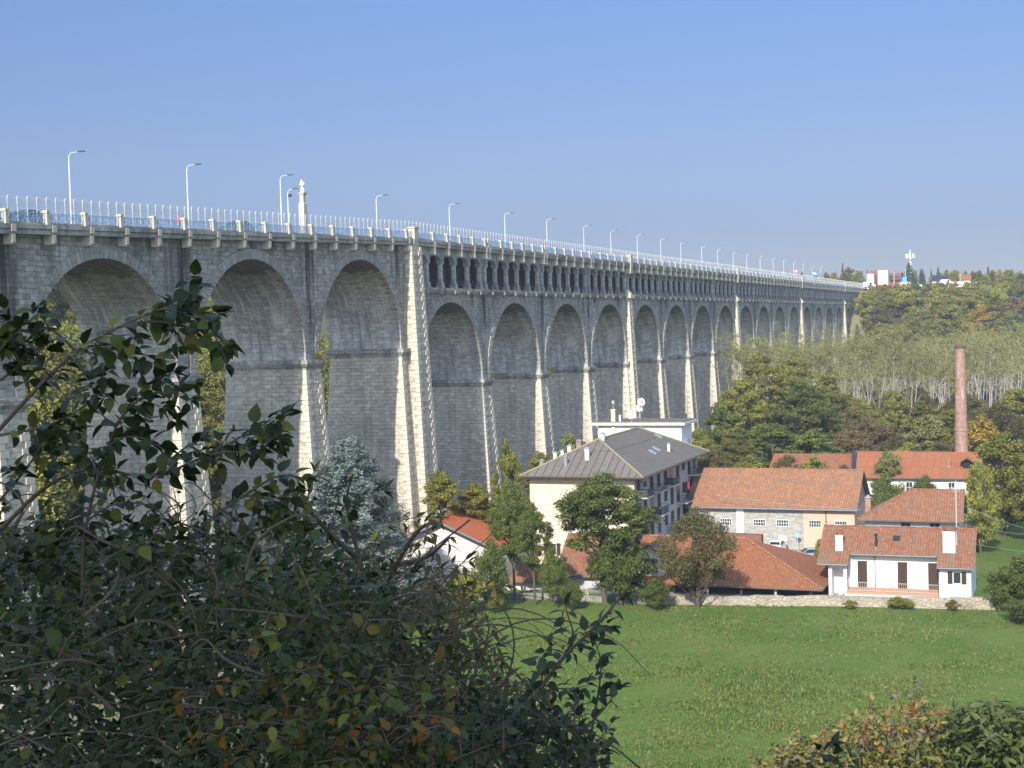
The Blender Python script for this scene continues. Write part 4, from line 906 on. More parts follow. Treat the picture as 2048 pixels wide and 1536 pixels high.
for fl_, ys__ in ((1, (169.6, 183.0, 195.0)), (2, (170.2, 176.6, 189.0, 196.2)), (3, (169.4, 175.6, 182.4, 195.2))):
    z = .3+fl_*3.1-.12
    for i, y in enumerate(ys__):
        m = MB(); m.box(x1+.0, x1+1.35, y-1.6, y+1.6, z-.16, z); bo = par(m.build('balcony', [BALM]), A5, L5)
        m = MB()
        for zz in (z+.12, z+1.02): m.bar((x1, y-1.55, zz), (x1+1.3, y-1.55, zz), .025); m.bar((x1+1.3, y-1.55, zz), (x1+1.3, y+1.55, zz), .025); m.bar((x1+1.3, y+1.55, zz), (x1, y+1.55, zz), .025)
        a = y-1.55
        while a <= y+1.56: m.bar((x1+1.3, a, z), (x1+1.3, a, z+1.02), .014); a += .14
        for a in np.arange(.1, 1.3, .14): m.bar((x1+a, y-1.55, z), (x1+a, y-1.55, z+1.02), .014)
        r_ = par(m.build('balcony_railing', [DKIRON]), A5, L5)
        if (i+fl_) % 2: m = MB(); m.box(x1+1.32, x1+1.34, y-1.5, y+.6, z+.1, z+1.0); m.box(x1+.05, x1+1.28, y-1.575, y-1.565, z+.1, z+1.0); par(m.build('balcony_screen', [SLATE]), A5, L5)
# laundry
for (y, z, h, c_, lb_) in ((188.2, 8.3, 1.5, (.55, .05, .06), 'red cloth drying on a balcony rail of the apartment block'), (186.9, 7.9, 2.0, (.012, .014, .03), 'dark navy cloth hanging from the balcony rail left of the red cloth')):
    m = MB(); nn = 8
    for i in range(nn):
        a0, a1 = y-.55+1.1*i/nn, y-.55+1.1*(i+1)/nn; f0_, f1_ = .05*math.sin(i*1.9), .05*math.sin((i+1)*1.9)
        m.add([(x1+1.42+f0_, a0, z-h*.1), (x1+1.42+f1_, a1, z-h*.1), (x1+1.38, a1, z+h*.7), (x1+1.38, a0, z+h*.7), (x1+1.45+f0_, a0, z-h*.1), (x1+1.45+f1_, a1, z-h*.1), (x1+1.41, a1, z+h*.7), (x1+1.41, a0, z+h*.7)], [(0, 1, 2, 3), (7, 6, 5, 4), (0, 4, 5, 1), (3, 2, 6, 7), (0, 3, 7, 4), (1, 5, 6, 2)])
    tag(m.build('laundry', plain('laundry_%d' % int(z*10), c_, .9)), lb_, 'laundry')
# roof furniture
def roofz(x, y): return min(ez+(rzz-ez)*(e1-x)/(e1-rx), ez+(rzz-ez)*(x-e0)/(rx-e0), ez+(rzz-ez)*(y-f0)/(r0-f0), ez+(rzz-ez)*(f1-y)/(f1-r1))
for (x, y) in ((-50.3, 181.5), (-50.6, 184.5), (-52.6, 193.0)):
    m = MB(); z = roofz(x, y); sl_ = (rzz-ez)/(e1-rx)
    m.add([(x-.5, y-.45, roofz(x-.5, y)+.14), (x+.5, y-.45, roofz(x+.5, y)+.14), (x+.5, y+.45, roofz(x+.5, y)+.14), (x-.5, y+.45, roofz(x-.5, y)+.14), (x-.5, y-.45, z-.4), (x+.5, y-.45, z-.6), (x+.5, y+.45, z-.6), (x-.5, y+.45, z-.4)], [(0, 1, 2, 3), (0, 4, 5, 1), (1, 5, 6, 2), (2, 6, 7, 3), (3, 7, 4, 0), (7, 6, 5, 4)])
    par(m.build('skylight', [ZINC]), A5, L5)
for (x, y, w_, h, c2) in ((-61.2, 168.5, .5, .9, ZINC), (-57.8, 167.9, .4, 1.4, ZINC), (-58.6, 171.8, .45, 1.3, WHITE), (-55.4, 169.2, .5, 1.8, WHITE), (-54.9, 174.2, .5, 1.0, WHITE), (-49.6, 187.0, .35, 1.3, WHITE), (-57.5, 172.4, .6, 1.3, BRICKR), (-60.0, 170.2, .4, 1.2, WHITE), (-59.3, 171.0, .35, 1.0, WHITE)):
    z = roofz(x, y); m = MB(); m.box(x-w_/2, x+w_/2, y-w_/2, y+w_/2, z-.4, z+h*.75); h *= .75; c_ = par(m.build('flue', [c2]), A5, L5)
    m = MB(); m.frus((x-w_/2-.08, x+w_/2+.08, y-w_/2-.08, y+w_/2+.08), z+h, (x-.05, x+.05, y-.05, y+.05), z+h+.22); par(m.build('flue_cap', [ZINC]), A5, L5)
# two wall lamps on arms
for y in (194.5, 198.0):
    m = MB(); m.tube([(x1, y, 6.2), (x1+.8, y, 6.7), (x1+1.6, y, 6.9)], [.05, .045, .04], 6); m.frus((x1+1.5, x1+2.3, y-.16, y+.16), 6.85, (x1+1.55, x1+2.2, y-.1, y+.1), 7.0); par(m.build('wall_lamp', [ZINC]), A5, L5)
# ------------------------------------------------------------------ white flat roofed block behind it
L6 = (-60, 212, 0); A6 = empty('apartment_building', L6, 0, 'plain white flat roofed block standing behind the grey hipped roof', 'apartment block')
m = MB(); m.box(-66.4, -53.3, 208.5, 214.8, 0, 15.35); par(m.build('wall', [WHITE]), A6, L6)
m = MB(); m.box(-67.2, -52.6, 207.7, 215.6, 15.35, 15.75); par(m.build('roof', [plain('pale_roof_edge', (.62, .58, .48), .8)]), A6, L6)
m = MB(); m.box(-67.0, -52.8, 207.9, 215.4, 15.76, 15.9); par(m.build('roof_covering', [TILE_GREY]), A6, L6)
for y in (211.0, 213.0): par(window(None, y, 11.4, .9, 1.5, -53.3, axis='x', sg=1), A6, L6)
m = MB(); m.box(-64.2, -63.6, 208.2, 208.8, 9, 17.6); m.box(-64.3, -63.5, 208.1, 208.9, 17.6, 17.75); c_ = par(m.build('chimney', [CREAM]), A6, L6)
m = MB(); m.bar((-62.9, 208.5, 10), (-62.9, 208.5, 16.9), .16, n=8); par(m.build('flue', [WHITE]), A6, L6)
m = MB(); m.bar((-63.9, 208.5, 17.7), (-63.9, 208.5, 18.3), .14, n=8); m.lathe([(.22, 18.3), (.3, 18.7), (.22, 19.1)], -63.9, 208.5, 10); par(m.build('chimney_cowl', [ZINC]), A6, L6)
def dish(px, py, d, label, dirt=None, r=.48):
    q = at(px, py, d); o = empty('satellite_dish', tuple(q), 0, label, 'satellite dish'); m = MB(); n = 18
    for i in range(5):
        rr = r*i/4
        for k in range(n):
            t = 2*math.pi*k/n; m.v.append((rr*math.cos(t), -.0-.22*(i/4)**2*r*2+.1, rr*1.05*math.sin(t)))
    for i in range(4):
        for k in range(n): k2 = (k+1) % n; m.f.append((i*n+k, i*n+k2, (i+1)*n+k2, (i+1)*n+k)); m.m.append(0); m.u.append(None)
    ob = m.build('reflector', [WHITE], o, smooth=True); md = ob.modifiers.new('thick', 'SOLIDIFY'); md.thickness = .03
    m = MB(); m.bar((0, .1, 0), (0, .25, -.2), .03); m.bar((0, .25, -.2), (0, .25, -1.5), .035, n=6); m.bar((0, -.1, -r*.9), (0, -.55, -.1), .02); m.box(-.05, .05, -.62, -.5, -.14, -.02); m.build('bracket', LAMP_P, o)
    if dirt:
        m = MB()
        for s_ in (-1, 1): m.prism([(s_*.03, -.2), (s_*.2, -.2), (s_*.24, .02), (s_*.15, .17), (s_*.05, .08)][::s_], -.05, -.02, 'y')
        m.build('emblem', plain('orange_red_emblem', (.65, .12, .04), .6), o)
    return o
dish(1283, 804, 203, 'white satellite dish with an orange red emblem, topmost of the three dishes', True, .56)
dish(1279, 816, 203.5, 'plain white satellite dish just below the dish with the emblem', None, .5)
dish(1262, 829, 197, 'plain white satellite dish at the peak of the grey roof, lowest of the three dishes', None, .58)
# ------------------------------------------------------------------ pink gabled house on the left
L7 = (-65.9, 147.2, 0); A7 = empty('house', L7, math.radians(9.5), 'pale pink gabled house with a bright orange tiled roof at the foot of the viaduct', 'house')
m = MB(); m.box(-5.6, 5.6, 0, 14, 0, 6.35); m.prism([(-5.6, 6.35), (5.6, 6.35), (0, 8.95)], .01, 13.99, 'y'); m.build('wall', [PINKW], A7)
m = MB(); sl_ = .46
for s_ in (-1, 1):
    e = 9.15-sl_*6.9
    pts = [(s_*6.9, -1.0, e), (s_*6.9, 15, e), (0, 15, 9.15), (0, -1.0, 9.15)]
    if s_ < 0: pts = [pts[1], pts[0], pts[3], pts[2]]
    slab(m, pts, .2)
ridge(m, (0, -1, 9.17), (0, 15, 9.17), .14); m.build('roof', [TILE_ORANGE, EAVE], A7)
m = MB()
for s_ in (-1, 1): m.add([(0, -1.02, 8.93), (0, -1.02, 9.12), (s_*6.9, -1.02, 9.12-sl_*6.9), (s_*6.9, -1.02, 8.86-sl_*6.9), (0, -1.06, 8.93), (0, -1.06, 9.12), (s_*6.9, -1.06, 9.12-sl_*6.9), (s_*6.9, -1.06, 8.86-sl_*6.9)], [(0, 1, 2, 3), (7, 6, 5, 4), (0, 4, 5, 1), (1, 5, 6, 2), (2, 6, 7, 3), (3, 7, 4, 0)])
m.build('bargeboard', [plain('grey_bargeboard', (.16, .17, .18), .7)], A7)
chimney_box(A7, 1.0, 11.5, .9, .7, 8.2, 9.7, body=BRICKR, cap=TILE_ORANGE); chimney_box(A7, 2.0, 13.2, .7, .6, 8.0, 10.0, body=GREYW, cap=ZINC, style=1)
window(A7, -.5, 2.4, 1.5, 1.5, 0, grid=(3, 1)); window(A7, -4, 2.4, 1.1, 1.4, 0)
m = MB(); m.box(1.0, 2.0, -.05, -.005, .2, 3.4); m.build('door', [DKIRON], A7)
m = MB(); m.box(5.61, 7.6, .4, 8, 4.85, 4.97); m.bar((7.5, .5, 0), (7.5, .5, 4.85), .06); m.bar((7.5, 7.8, 0), (7.5, 7.8, 4.85), .06); m.build('lean_to', [plain('green_painted_frame', (.10, .26, .20), .6)], A7)
# thin wire pergola in front of it
o = empty('pergola', (-63.2, 145.2, 1.0), math.radians(9.5), 'thin metal pergola frame standing in front of the pink house', 'pergola')
m = MB()
for i in range(3): m.bar((-2.6+i*.2, -1.2*i, 5.0-.0*i), (4.0, -1.2*i, 5.05), .035)
for x in (-1.2, 0, 1.2, 2.4, 3.6): m.bar((x, 0, 5.0), (x, -2.6, 5.0), .025); m.bar((x, -2.4, 0), (x, -2.4, 5.0), .03)
m.bar((-2.2, -2.4, 3.2), (3.6, -2.4, 3.2), .025); m.build('frame', LAMP_P, o)
# grey retaining wall leaning against the big buttress
m = MB(); m.add([(-72.6, 160.5, 0), (-67.4, 160.5, 0), (-67.4, 160.5, 7.2), (-72.6, 160.5, 9.0), (-72.6, 161, 0), (-67.4, 161, 0), (-67.4, 161, 7.2), (-72.6, 161, 9.0)], [(0, 1, 2, 3), (7, 6, 5, 4), (3, 2, 6, 7), (1, 5, 6, 2), (0, 3, 7, 4)])
tag(m.build('wall', [CONC]), 'plain grey sloping wall between the big buttress and the pink house', 'wall')
# ------------------------------------------------------------------ barn, porch house, sheds
L8 = (-34, 159, 0); A8 = empty('barn', L8, 0, 'open sided barn under a big red hipped tile roof behind the stone wall', 'barn')
m = MB(); e = 2.35; slab(m, [(-45.5, 150.3, e), (-23.6, 150.3, e), (-33.5, 159.2, 6.15), (-45.5, 159.2, 6.15)], .18); slab(m, [(-23.6, 150.3, e), (-23.6, 167.2, e-.1), (-33.5, 159.2, 6.15)], .18); slab(m, [(-23.6, 167.2, e-.1), (-45.5, 167.2, e-.1), (-45.5, 159.2, 6.15), (-33.5, 159.2, 6.15)], .18)
par(m.build('roof', [TILE_RED, EAVE]), A8, L8)
m = MB(); ridge(m, (-23.6, 150.3, e+.03), (-33.5, 159.2, 6.18), .15); ridge(m, (-45.5, 159.2, 6.18), (-33.5, 159.2, 6.18), .15); par(m.build('ridge_tiles', [TILE_OLD]), A8, L8)
m = MB(); m.box(-45, -24.6, 153.5, 166.5, -.2, 2.2, 0); par(m.build('wall', [plain('dark_barn_boards', (.05, .045, .04), .9)]), A8, L8)
for i in range(6):
    m = MB(); x = -43.5+i*3.7; m.box(x-.13, x+.13, 150.9, 151.16, -.2, 2.3); par(m.build('post', [SHUT if i % 2 else BLOCKW]), A8, L8)
m = MB(); m.box(-34.1, -32.1, 161.0, 162.1, 4.6, 6.3); m.box(-41.8, -34.1, 161.0, 162.1, 5.2, 6.35); par(m.build('roof_box', [plain('rusty_panel', (.20, .09, .06), .8)]), A8, L8)
L9 = (-42.6, 153, 0); A9 = empty('house', L9, 0, 'small white gabled annex with a barred window and red tiles left of the barn', 'house')
m = MB(); m.box(-44.3, -41.1, 151.6, 158, 0, 5.2); m.prism([(-44.3, 5.2), (-41.1, 5.2), (-42.7, 6.2)], 151.6, 158, 'y'); par(m.build('wall', [WHITE]), A9, L9)
m = MB()
for s_ in (-1, 1):
    pts = [(-42.7+s_*2.2, 151.1, 5.0), (-42.7+s_*2.2, 158.5, 5.0), (-42.7, 158.5, 6.45), (-42.7, 151.1, 6.45)]
    slab(m, pts if s_ > 0 else [pts[1], pts[0], pts[3], pts[2]], .12)
par(m.build('roof', [TILE_MIX, EAVE]), A9, L9); par(window(None, -42.6, 3.1, 1.7, 1.75, 151.6, frame=GREYW, grid=(6, 1)), A9, L9)
L10 = (-56, 149.5, 0); A10 = empty('shed', L10, 0, 'low shed with a small red hipped tile roof beside the rail fence', 'shed')
m = MB(); m.box(-57.9, -53.6, 148.6, 152, 0, 2.3); par(m.build('wall', [WHITE]), A10, L10)
m = MB(); slab(m, [(-58.7, 147.8, 2.35), (-52.8, 147.8, 2.35), (-54.4, 150.2, 4.0), (-57, 150.2, 4.0)], .14); slab(m, [(-58.7, 152.6, 2.35), (-58.7, 147.8, 2.35), (-57, 150.2, 4.0)], .14); slab(m, [(-52.8, 147.8, 2.35), (-52.8, 152.6, 2.35), (-54.4, 150.2, 4.0)], .14); slab(m, [(-52.8, 152.6, 2.35), (-58.7, 152.6, 2.35), (-57, 150.2, 4.0), (-54.4, 150.2, 4.0)], .14); par(m.build('roof', [TILE_MIX, EAVE]), A10, L10)
m = MB(); m.tube([(-58.6, 147.9, 2.2), (-58.1, 147.7, 1.6), (-57.5, 147.6, .7)], .09, 8); par(m.build('downpipe', [WHITE]), A10, L10)
par(window(None, -56.6, .9, .8, .9, 148.6), A10, L10)
L11 = (-50, 156, 0); A11 = empty('house', L11, 0, 'low red roofed cottage half hidden behind the tall dark acacia', 'house')
m = MB(); m.box(-53.5, -46.2, 152.3, 162, 0, 2.6); par(m.build('wall', [GREYW]), A11, L11)
m = MB(); slab(m, [(-54, 151.6, 2.5), (-45.7, 151.6, 2.5), (-45.7, 157, 6.6), (-54, 157, 6.6)], .14); slab(m, [(-45.7, 162.4, 2.5), (-54, 162.4, 2.5), (-54, 157, 6.6), (-45.7, 157, 6.6)], .14); par(m.build('roof', [TILE_MIX, EAVE]), A11, L11)
# ------------------------------------------------------------------ stone wall along the meadow
WALLM, nt, b = newmat('rubble_wall_stone'); geo = N(nt, 'ShaderNodeNewGeometry'); P = geo.outputs['Position']
vo = N(nt, 'ShaderNodeTexVoronoi', feature='DISTANCE_TO_EDGE'); vo.inputs['Scale'].default_value = 2.6; nt.links.new(P, vo.inputs['Vector'])
vc = N(nt, 'ShaderNodeTexVoronoi'); vc.inputs['Scale'].default_value = 2.6; nt.links.new(P, vc.inputs['Vector'])
c = mixc(nt, noise(nt, vc.outputs['Color'], 3., 1), (.26, .22, .165), (.47, .41, .32)); c = mixc(nt, ramp(nt, vo.outputs['Distance'], [(0, 1), (.07, 0)]), c, (.34, .31, .26)); c = mixc(nt, ramp(nt, noise(nt, P, .55, 4, .7), [(.5, 0), (.68, .7)]), c, (.15, .13, .10))
nt.links.new(c, b.inputs['Base Color']); b.inputs['Roughness'].default_value = .95; bump(nt, b, ramp(nt, vo.outputs['Distance'], [(0, 0), (.15, 1)]), .8, .08)
wp = [(-41.6, 142.5), (-35, 143.6), (-29, 144.8), (-22.7, 146.1), (-14, 147.4), (-6.3, 148.7)]
m = MB(); tops = []
seg = []
for (xa, ya), (xb_, yb) in zip(wp, wp[1:]):
    n = 8
    for i in range(n): seg.append((xa+(xb_-xa)*i/n, ya+(yb-ya)*i/n))
seg.append(wp[-1])
rr = random.Random(4); hs = [.92+rr.uniform(-.10, .10) for _ in seg]
for i in range(len(seg)-1):
    (xa, ya), (xb_, yb) = seg[i], seg[i+1]; za, zb = tz(xa, ya)-.3, tz(xb_, yb)-.3; ha, hb_ = 1.5+hs[i], 1.5+hs[i+1]
    m.add([(xa, ya, za), (xb_, yb, zb), (xb_, yb, hb_), (xa, ya, ha), (xa, ya+.5, za), (xb_, yb+.5, zb), (xb_, yb+.5, hb_+.03), (xa, ya+.5, ha+.03)], [(0, 1, 2, 3), (3, 2, 6, 7), (5, 4, 7, 6), (0, 3, 7, 4), (1, 5, 6, 2)])
tag(m.build('wall', [WALLM]), 'long pale rubble stone wall along the meadow in front of barn and white house', 'wall')
m = MB(); lw = [(-64, 139.9), (-58, 141.6), (-52, 142.9), (-46, 142.6), (-41.65, 142.5)]
for (xa, ya), (xb_, yb) in zip(lw, lw[1:]): m.add([(xa, ya, 1.2), (xb_, yb, 1.2), (xb_, yb, 2.15), (xa, ya, 2.15), (xa, ya+.35, 1.2), (xb_, yb+.35, 1.2), (xb_, yb+.35, 2.15), (xa, ya+.35, 2.15)], [(0, 1, 2, 3), (3, 2, 6, 7), (5, 4, 7, 6), (0, 3, 7, 4), (1, 5, 6, 2)])
tag(m.build('wall', [masonry('low_grey_wall', (.38, .35, .30), (.30, .28, .25), (.22, .21, .19), bw=.7, rh=.4, stain=.4)]), 'low greyer kerb-like wall continuing left of the rubble wall towards the shed', 'wall')
# wooden rail fence behind it
o = empty('fence', (-50, 144.2, 1.4), 0, 'weathered pale rail fence between the shed and the acacia trunk', 'fence'); WD = plain('bleached_wood', (.42, .39, .32), .9, var=.2, scale=5)
for z in (.55, 1.1): m = MB(); m.bar((-5.2, 0, z-.25), (2.5, 0, z+.1), .06, n=6); m.build('rail', WD, o)
for x in (-4.8, -1.2, 2.4): m = MB(); m.bar((x, .05, -.3), (x, .05, 1.3), .07, n=6); m.build('post', WD, o)
m = MB(); m.bar((1.2, -.05, -.2), (2.45, -.05, 1.15), .05, n=6); m.build('brace', WD, o)
# picket fence of the pink house
o = empty('fence', (-64, 142.6, 1.2), math.radians(9.5), 'pale green picket fence in front of the pink house', 'fence'); m = MB()
for i in range(40): m.box(-5+i*.25, -4.9+i*.25, 0, .03, 0, 1.3)
m.build('pickets', plain('pale_green_pickets', (.45, .52, .45), .7), o); m = MB(); m.box(-5, 5, .03, .07, .3, .4); m.box(-5, 5, .03, .07, .9, 1.0); m.build('rail', WD, o)
# dark tarpaulin draped heap and green mesh fence in the yard, cars
m = MB(); o = empty('covered_heap', (-28.6, 187.6, 0), 0, 'tall dark draped heap beside the green mesh fence in the warehouse yard', 'heap')
m.lathe([(1.1, 0), (1.0, .8), (.75, 1.6), (.45, 2.6), (.2, 3.3), (.05, 3.5)], n=9); m.build('cover', plain('dark_tarpaulin', (.03, .032, .04), .6), o)
m = MB(); m.lathe([(.25, 2.9), (.6, 3.3), (.5, 3.7), (.1, 3.9)], .25, 0, 8); m.build('dry_top', plain('dry_grey_straw', (.30, .26, .20), .95), o)
o = empty('fence', (-27, 183, 0), 0, 'green mesh fence panel with pale posts between the yard and the white house', 'fence')
m = MB()
for x in (-1.8, 1.2): m.bar((x, 0, 0), (x, 0, 2.1), .08, n=6)
m.build('post', WHITE, o); m = MB(); m.box(-1.75, 1.15, -.02, .02, .1, 1.9); m.build('mesh', plain('grey_green_mesh', (.13, .20, .19), .8), o)
car((-35.4, 188.2, .05), math.radians(-4), SILVER, 'silver grey hatchback parked with its back to us by the warehouse wall')
car((-30.3, 182.3, .05), math.radians(115), BLUEC, 'blue grey car with large windscreen parked just behind the barn roof')
# overhead cables on the right
def cable(a, b_, sag, label, r=.03, group=None):
    r *= .6
    m = MB(); P = []
    for i in range(15):
        t = i/14; q = a*(1-t)+b_*t; P.append((q[0], q[1], q[2]-sag*4*t*(1-t)))
    m.tube(P, r, 4); tag(m.build('cable', plain('grey_cable', (.28, .29, .29), .6)), label, 'cable')
cable(atY(1925, 1010, 175.), atY(2110, 1070, 160.), .4, 'upper pale overhead cable running from the hipped house to the right edge of the picture')
cable(atY(1925, 1048, 174.), atY(2110, 1074, 158.), .25, 'lower pale overhead cable at the right edge of the picture, under the upper one', .035)
cable(atY(1948, 1088, 158.), atY(2110, 1108, 150.), .15, 'lowest thin cable crossing the grass right of the white house', .025)
cable(atY(1432, 990, 189.), atY(1722, 1019, 186.), .25, 'pale cable slanting across the broad pinkish warehouse roof', .04)
# ------------------------------------------------------------------ tree builders
def rhombs(P, Nn, L, W, rng):
    # one small leaf-shaped face per point
    n = len(P); a = rng.normal(0, 1, (n, 3)); a -= Nn*np.sum(a*Nn, 1, keepdims=True); a /= np.linalg.norm(a, axis=1, keepdims=True)+1e-9
    b_ = np.cross(Nn, a); L = L[:, None]; W = W[:, None]
    V = np.stack([P-a*L, P+b_*W+Nn*W*.25, P+a*L, P-b_*W+Nn*W*.25], 1).reshape(-1, 3)
    return V, np.arange(4*n).reshape(-1, 4)
def clump_leaves(C, n, size, rng, flat=.7, shell=.55, up=.35):
    # C: rows of (x,y,z,r)
    w_ = C[:, 3]**2; k = rng.choice(len(C), n, p=w_/w_.sum())
    d = rng.normal(0, 1, (n, 3)); d /= np.linalg.norm(d, axis=1, keepdims=True)
    rad = (shell+(1-shell)*rng.uniform(0, 1, n))*rng.uniform(.7, 1.15, n)*np.where(rng.uniform(0, 1, n) < .22, rng.uniform(1, 1.75, n), 1)
    P = C[k, :3]+d*(C[k, 3]*rad)[:, None]*np.array([1, 1, flat])
    Nn = d*.8+rng.normal(0, .55, (n, 3))+np.array([0, 0, up]); Nn /= np.linalg.norm(Nn, axis=1, keepdims=True)
    s = size*rng.uniform(.6, 1.35, n)
    return rhombs(P, Nn, s, s*rng.uniform(.4, .62, n), rng)
def tree_proto(name, h, cw, cb, n, leaf, mat, seed, nclump=46, bark=None, crad=(.10, .19), shape=1., limbs=9, flat=.7, squeeze=1., lean=.0, shell=.55, low=.35):
    # h total height, cw crown width, cb height where the crown starts
    rng = np.random.RandomState(seed); ch = h-cb; C = []
    while len(C) < nclump:
        p = rng.uniform(-1, 1, 3); q = np.linalg.norm(p)
        if q > 1 or q < low: continue
        t = (p[2]+1)/2; wz = (np.sin(math.pi*min(1, (t*.86+.12)**shape)))**.6
        C.append((p[0]*cw/2*.84*wz*(1+rng.uniform(-.12, .12)), p[1]*cw/2*.84*wz, cb+ch*(.06+.86*t), cw*rng.uniform(*crad)))
    C = np.array(C); C[:, 0] += lean*(C[:, 2]-cb)
    V, F = clump_leaves(C, n, leaf, rng, flat, shell)
    m = MB(); R = np.random.RandomState(seed+1)
    r0 = max(.05, h*.016)
    m.tube([(0, 0, -.6), (.02*h*R.uniform(-1, 1), .01*h, cb*.6), (lean*ch*.3, .015*h*R.uniform(-1, 1), cb+ch*.35), (lean*ch*.7, 0, cb+ch*.75)], [r0*1.25, r0, r0*.7, r0*.25], 7)
    for i in R.permutation(len(C))[:limbs]:
        e = C[i, :3]; s_ = np.array([0, 0, max(cb*.55, min(cb+ch*.5, e[2]-np.hypot(e[0], e[1])*1.0))]); md = (s_+e)/2+np.array([0, 0, -.03*h])
        m.tube([tuple(s_), tuple(md), tuple(e)], [r0*.5, r0*.32, r0*.1], 5)
    return dict(name=name, h=h, trunk=(m, bark or BARK), crown=(V, F, mat), objs=None)
def plant(pr, loc, h, label, group=None, wf=1., rz=None, name=None, cat='tree', rnd=None):
    rnd = rnd or R_
    o = empty(name or pr['name'], loc, rnd.uniform(0, 6.28) if rz is None else rz, label, cat, group); s = h/pr['h']; o.scale = (s*wf, s*wf, s)
    if pr['objs'] is None:
        m, bk = pr['trunk']; t = m.build('trunk', bk, o); V, F, mt = pr['crown']; c_ = mesh_obj('crown', V, F, mt, o); pr['objs'] = [t, c_]
    else:
        for q in pr['objs']: c_ = q.copy(); col.objects.link(c_); c_.parent = o
    return o
def plantpx(pr, px, pyt, d, label, group=None, wpx=None, zg=None, **kw):
    q = at(px, pyt, d); g = tz(q[0], q[1]) if zg is None else zg; h = q[2]-g
    wf = 1.
    if wpx: wf = (wpx*d/FPX)/(pr['w']*h/pr['h'])
    return plant(pr, (q[0], q[1], g), h, label, group, wf, **kw)
def P_(name, w_, **k): p = tree_proto(name, cw=w_, **k); p['w'] = w_; return p
LF_DARK = leafmat('dark_green_leaves', [(0.039, 0.069, 0.015), (0.063, 0.101, 0.022), (0.11, 0.147, 0.031), (0.184, 0.196, 0.046)], nscale=.5, vary=.22)
LF_ACA = leafmat('dark_acacia_leaves', [(0.034, 0.06, 0.012), (0.054, 0.088, 0.019), (0.095, 0.129, 0.025), (0.158, 0.171, 0.039)], nscale=.5, vary=.15)
LF_MID = leafmat('mid_green_leaves', [(0.065, 0.089, 0.019), (0.104, 0.132, 0.026), (0.173, 0.184, 0.038), (0.277, 0.248, 0.05)], nscale=.4, vary=.3)
LF_YEL = leafmat('yellow_green_leaves', [(0.069, 0.098, 0.017), (0.127, 0.149, 0.023), (0.196, 0.196, 0.034), (0.299, 0.253, 0.046)], nscale=.4, vary=.25)
LF_OLIVE = leafmat('olive_autumn_leaves', [(.06, .07, .022), (.09, .095, .03), (.125, .115, .04), (.145, .11, .048)], nscale=.5, vary=.3)
LF_BROWN = leafmat('russet_autumn_leaves', [(0.090, 0.060, 0.034), (0.144, 0.090, 0.042), (0.192, 0.114, 0.054), (0.120, 0.108, 0.048)], nscale=.5, vary=.25)
LF_GOLD = leafmat('golden_autumn_leaves', [(0.160, 0.120, 0.020), (0.260, 0.180, 0.030), (0.340, 0.230, 0.040)], nscale=.4, vary=.15)
LF_PALE = leafmat('pale_green_leaves', [(.15, .165, .05), (.20, .21, .062), (.25, .245, .085)], nscale=.2, vary=.2)
LF_SPRUCE = leafmat('blue_grey_needles', [(.05, .08, .066), (.085, .12, .105), (.13, .17, .15), (.18, .215, .19)], nscale=.5, trans=.1, vary=0)
LF_CON = leafmat('dark_conifer_needles', [(0.025, 0.042, 0.019), (0.039, 0.063, 0.03), (0.063, 0.09, 0.041)], nscale=.5, trans=.08, vary=.25)
LF_BLUECON = leafmat('bluish_conifer_needles', [(0.031, 0.063, 0.049), (0.045, 0.087, 0.067), (0.070, 0.119, 0.084)], nscale=.5, trans=.1, vary=.2)
# near village trees: finely leaved
AC1 = P_('acacia_tree', 9.6, h=14, cb=3.8, n=36000, leaf=.115, mat=LF_ACA, seed=11, nclump=110, crad=(.05, .115), flat=.55, shape=.9, limbs=16)
AC2 = P_('acacia_tree', 6.2, h=13, cb=3.5, n=24000, leaf=.11, mat=LF_MID, seed=12, nclump=80, crad=(.06, .13), flat=.6, limbs=12)
BUSH = P_('bush', 5.5, h=5.5, cb=.3, n=17000, leaf=.09, mat=LF_ACA, seed=13, nclump=80, crad=(.06, .14), limbs=8, flat=.8)
BUSH2 = P_('bush', 5.5, h=5, cb=.3, n=13000, leaf=.09, mat=LF_YEL, seed=14, nclump=70, crad=(.06, .14), limbs=8, flat=.8)
BROWNT = P_('broadleaf_tree', 10., h=10, cb=1.2, n=24000, leaf=.10, mat=LF_OLIVE, seed=15, nclump=120, crad=(.04, .10), limbs=26, flat=.8, shape=.8)
YELT = P_('broadleaf_tree', 5., h=15, cb=6, n=15000, leaf=.12, mat=LF_YEL, seed=16, nclump=64, crad=(.08, .16), limbs=8)
MIDT = P_('broadleaf_tree', 8., h=15, cb=3.5, n=18000, leaf=.17, mat=LF_MID, seed=17, nclump=90, crad=(.06, .13), limbs=10)
LOWT = P_('broadleaf_tree', 9., h=12, cb=.6, n=24000, leaf=.14, mat=LF_MID, seed=27, nclump=110, crad=(.055, .12), limbs=12, shape=.75)
BIG = P_('acacia_tree', 15., h=24, cb=4, n=34000, leaf=.20, mat=LF_MID, seed=18, nclump=150, crad=(.04, .10), flat=.55, limbs=20, low=.5)
BIG2 = P_('acacia_tree', 14., h=23, cb=3, n=34000, leaf=.20, mat=LF_DARK, seed=19, nclump=150, crad=(.04, .10), flat=.55, limbs=20, low=.5)
OLIV = P_('broadleaf_tree', 9., h=13, cb=2.5, n=16000, leaf=.16, mat=LF_OLIVE, seed=20, nclump=80, crad=(.07, .14), limbs=18)
BRWN = P_('broadleaf_tree', 9., h=13, cb=2.5, n=16000, leaf=.16, mat=LF_BROWN, seed=21, nclump=80, crad=(.07, .14), limbs=18)
GOLD = P_('broadleaf_tree', 8., h=12, cb=3, n=5500, leaf=.24, mat=LF_GOLD, seed=22, nclump=44, crad=(.09, .15), limbs=12, bark=BARK_PALE)
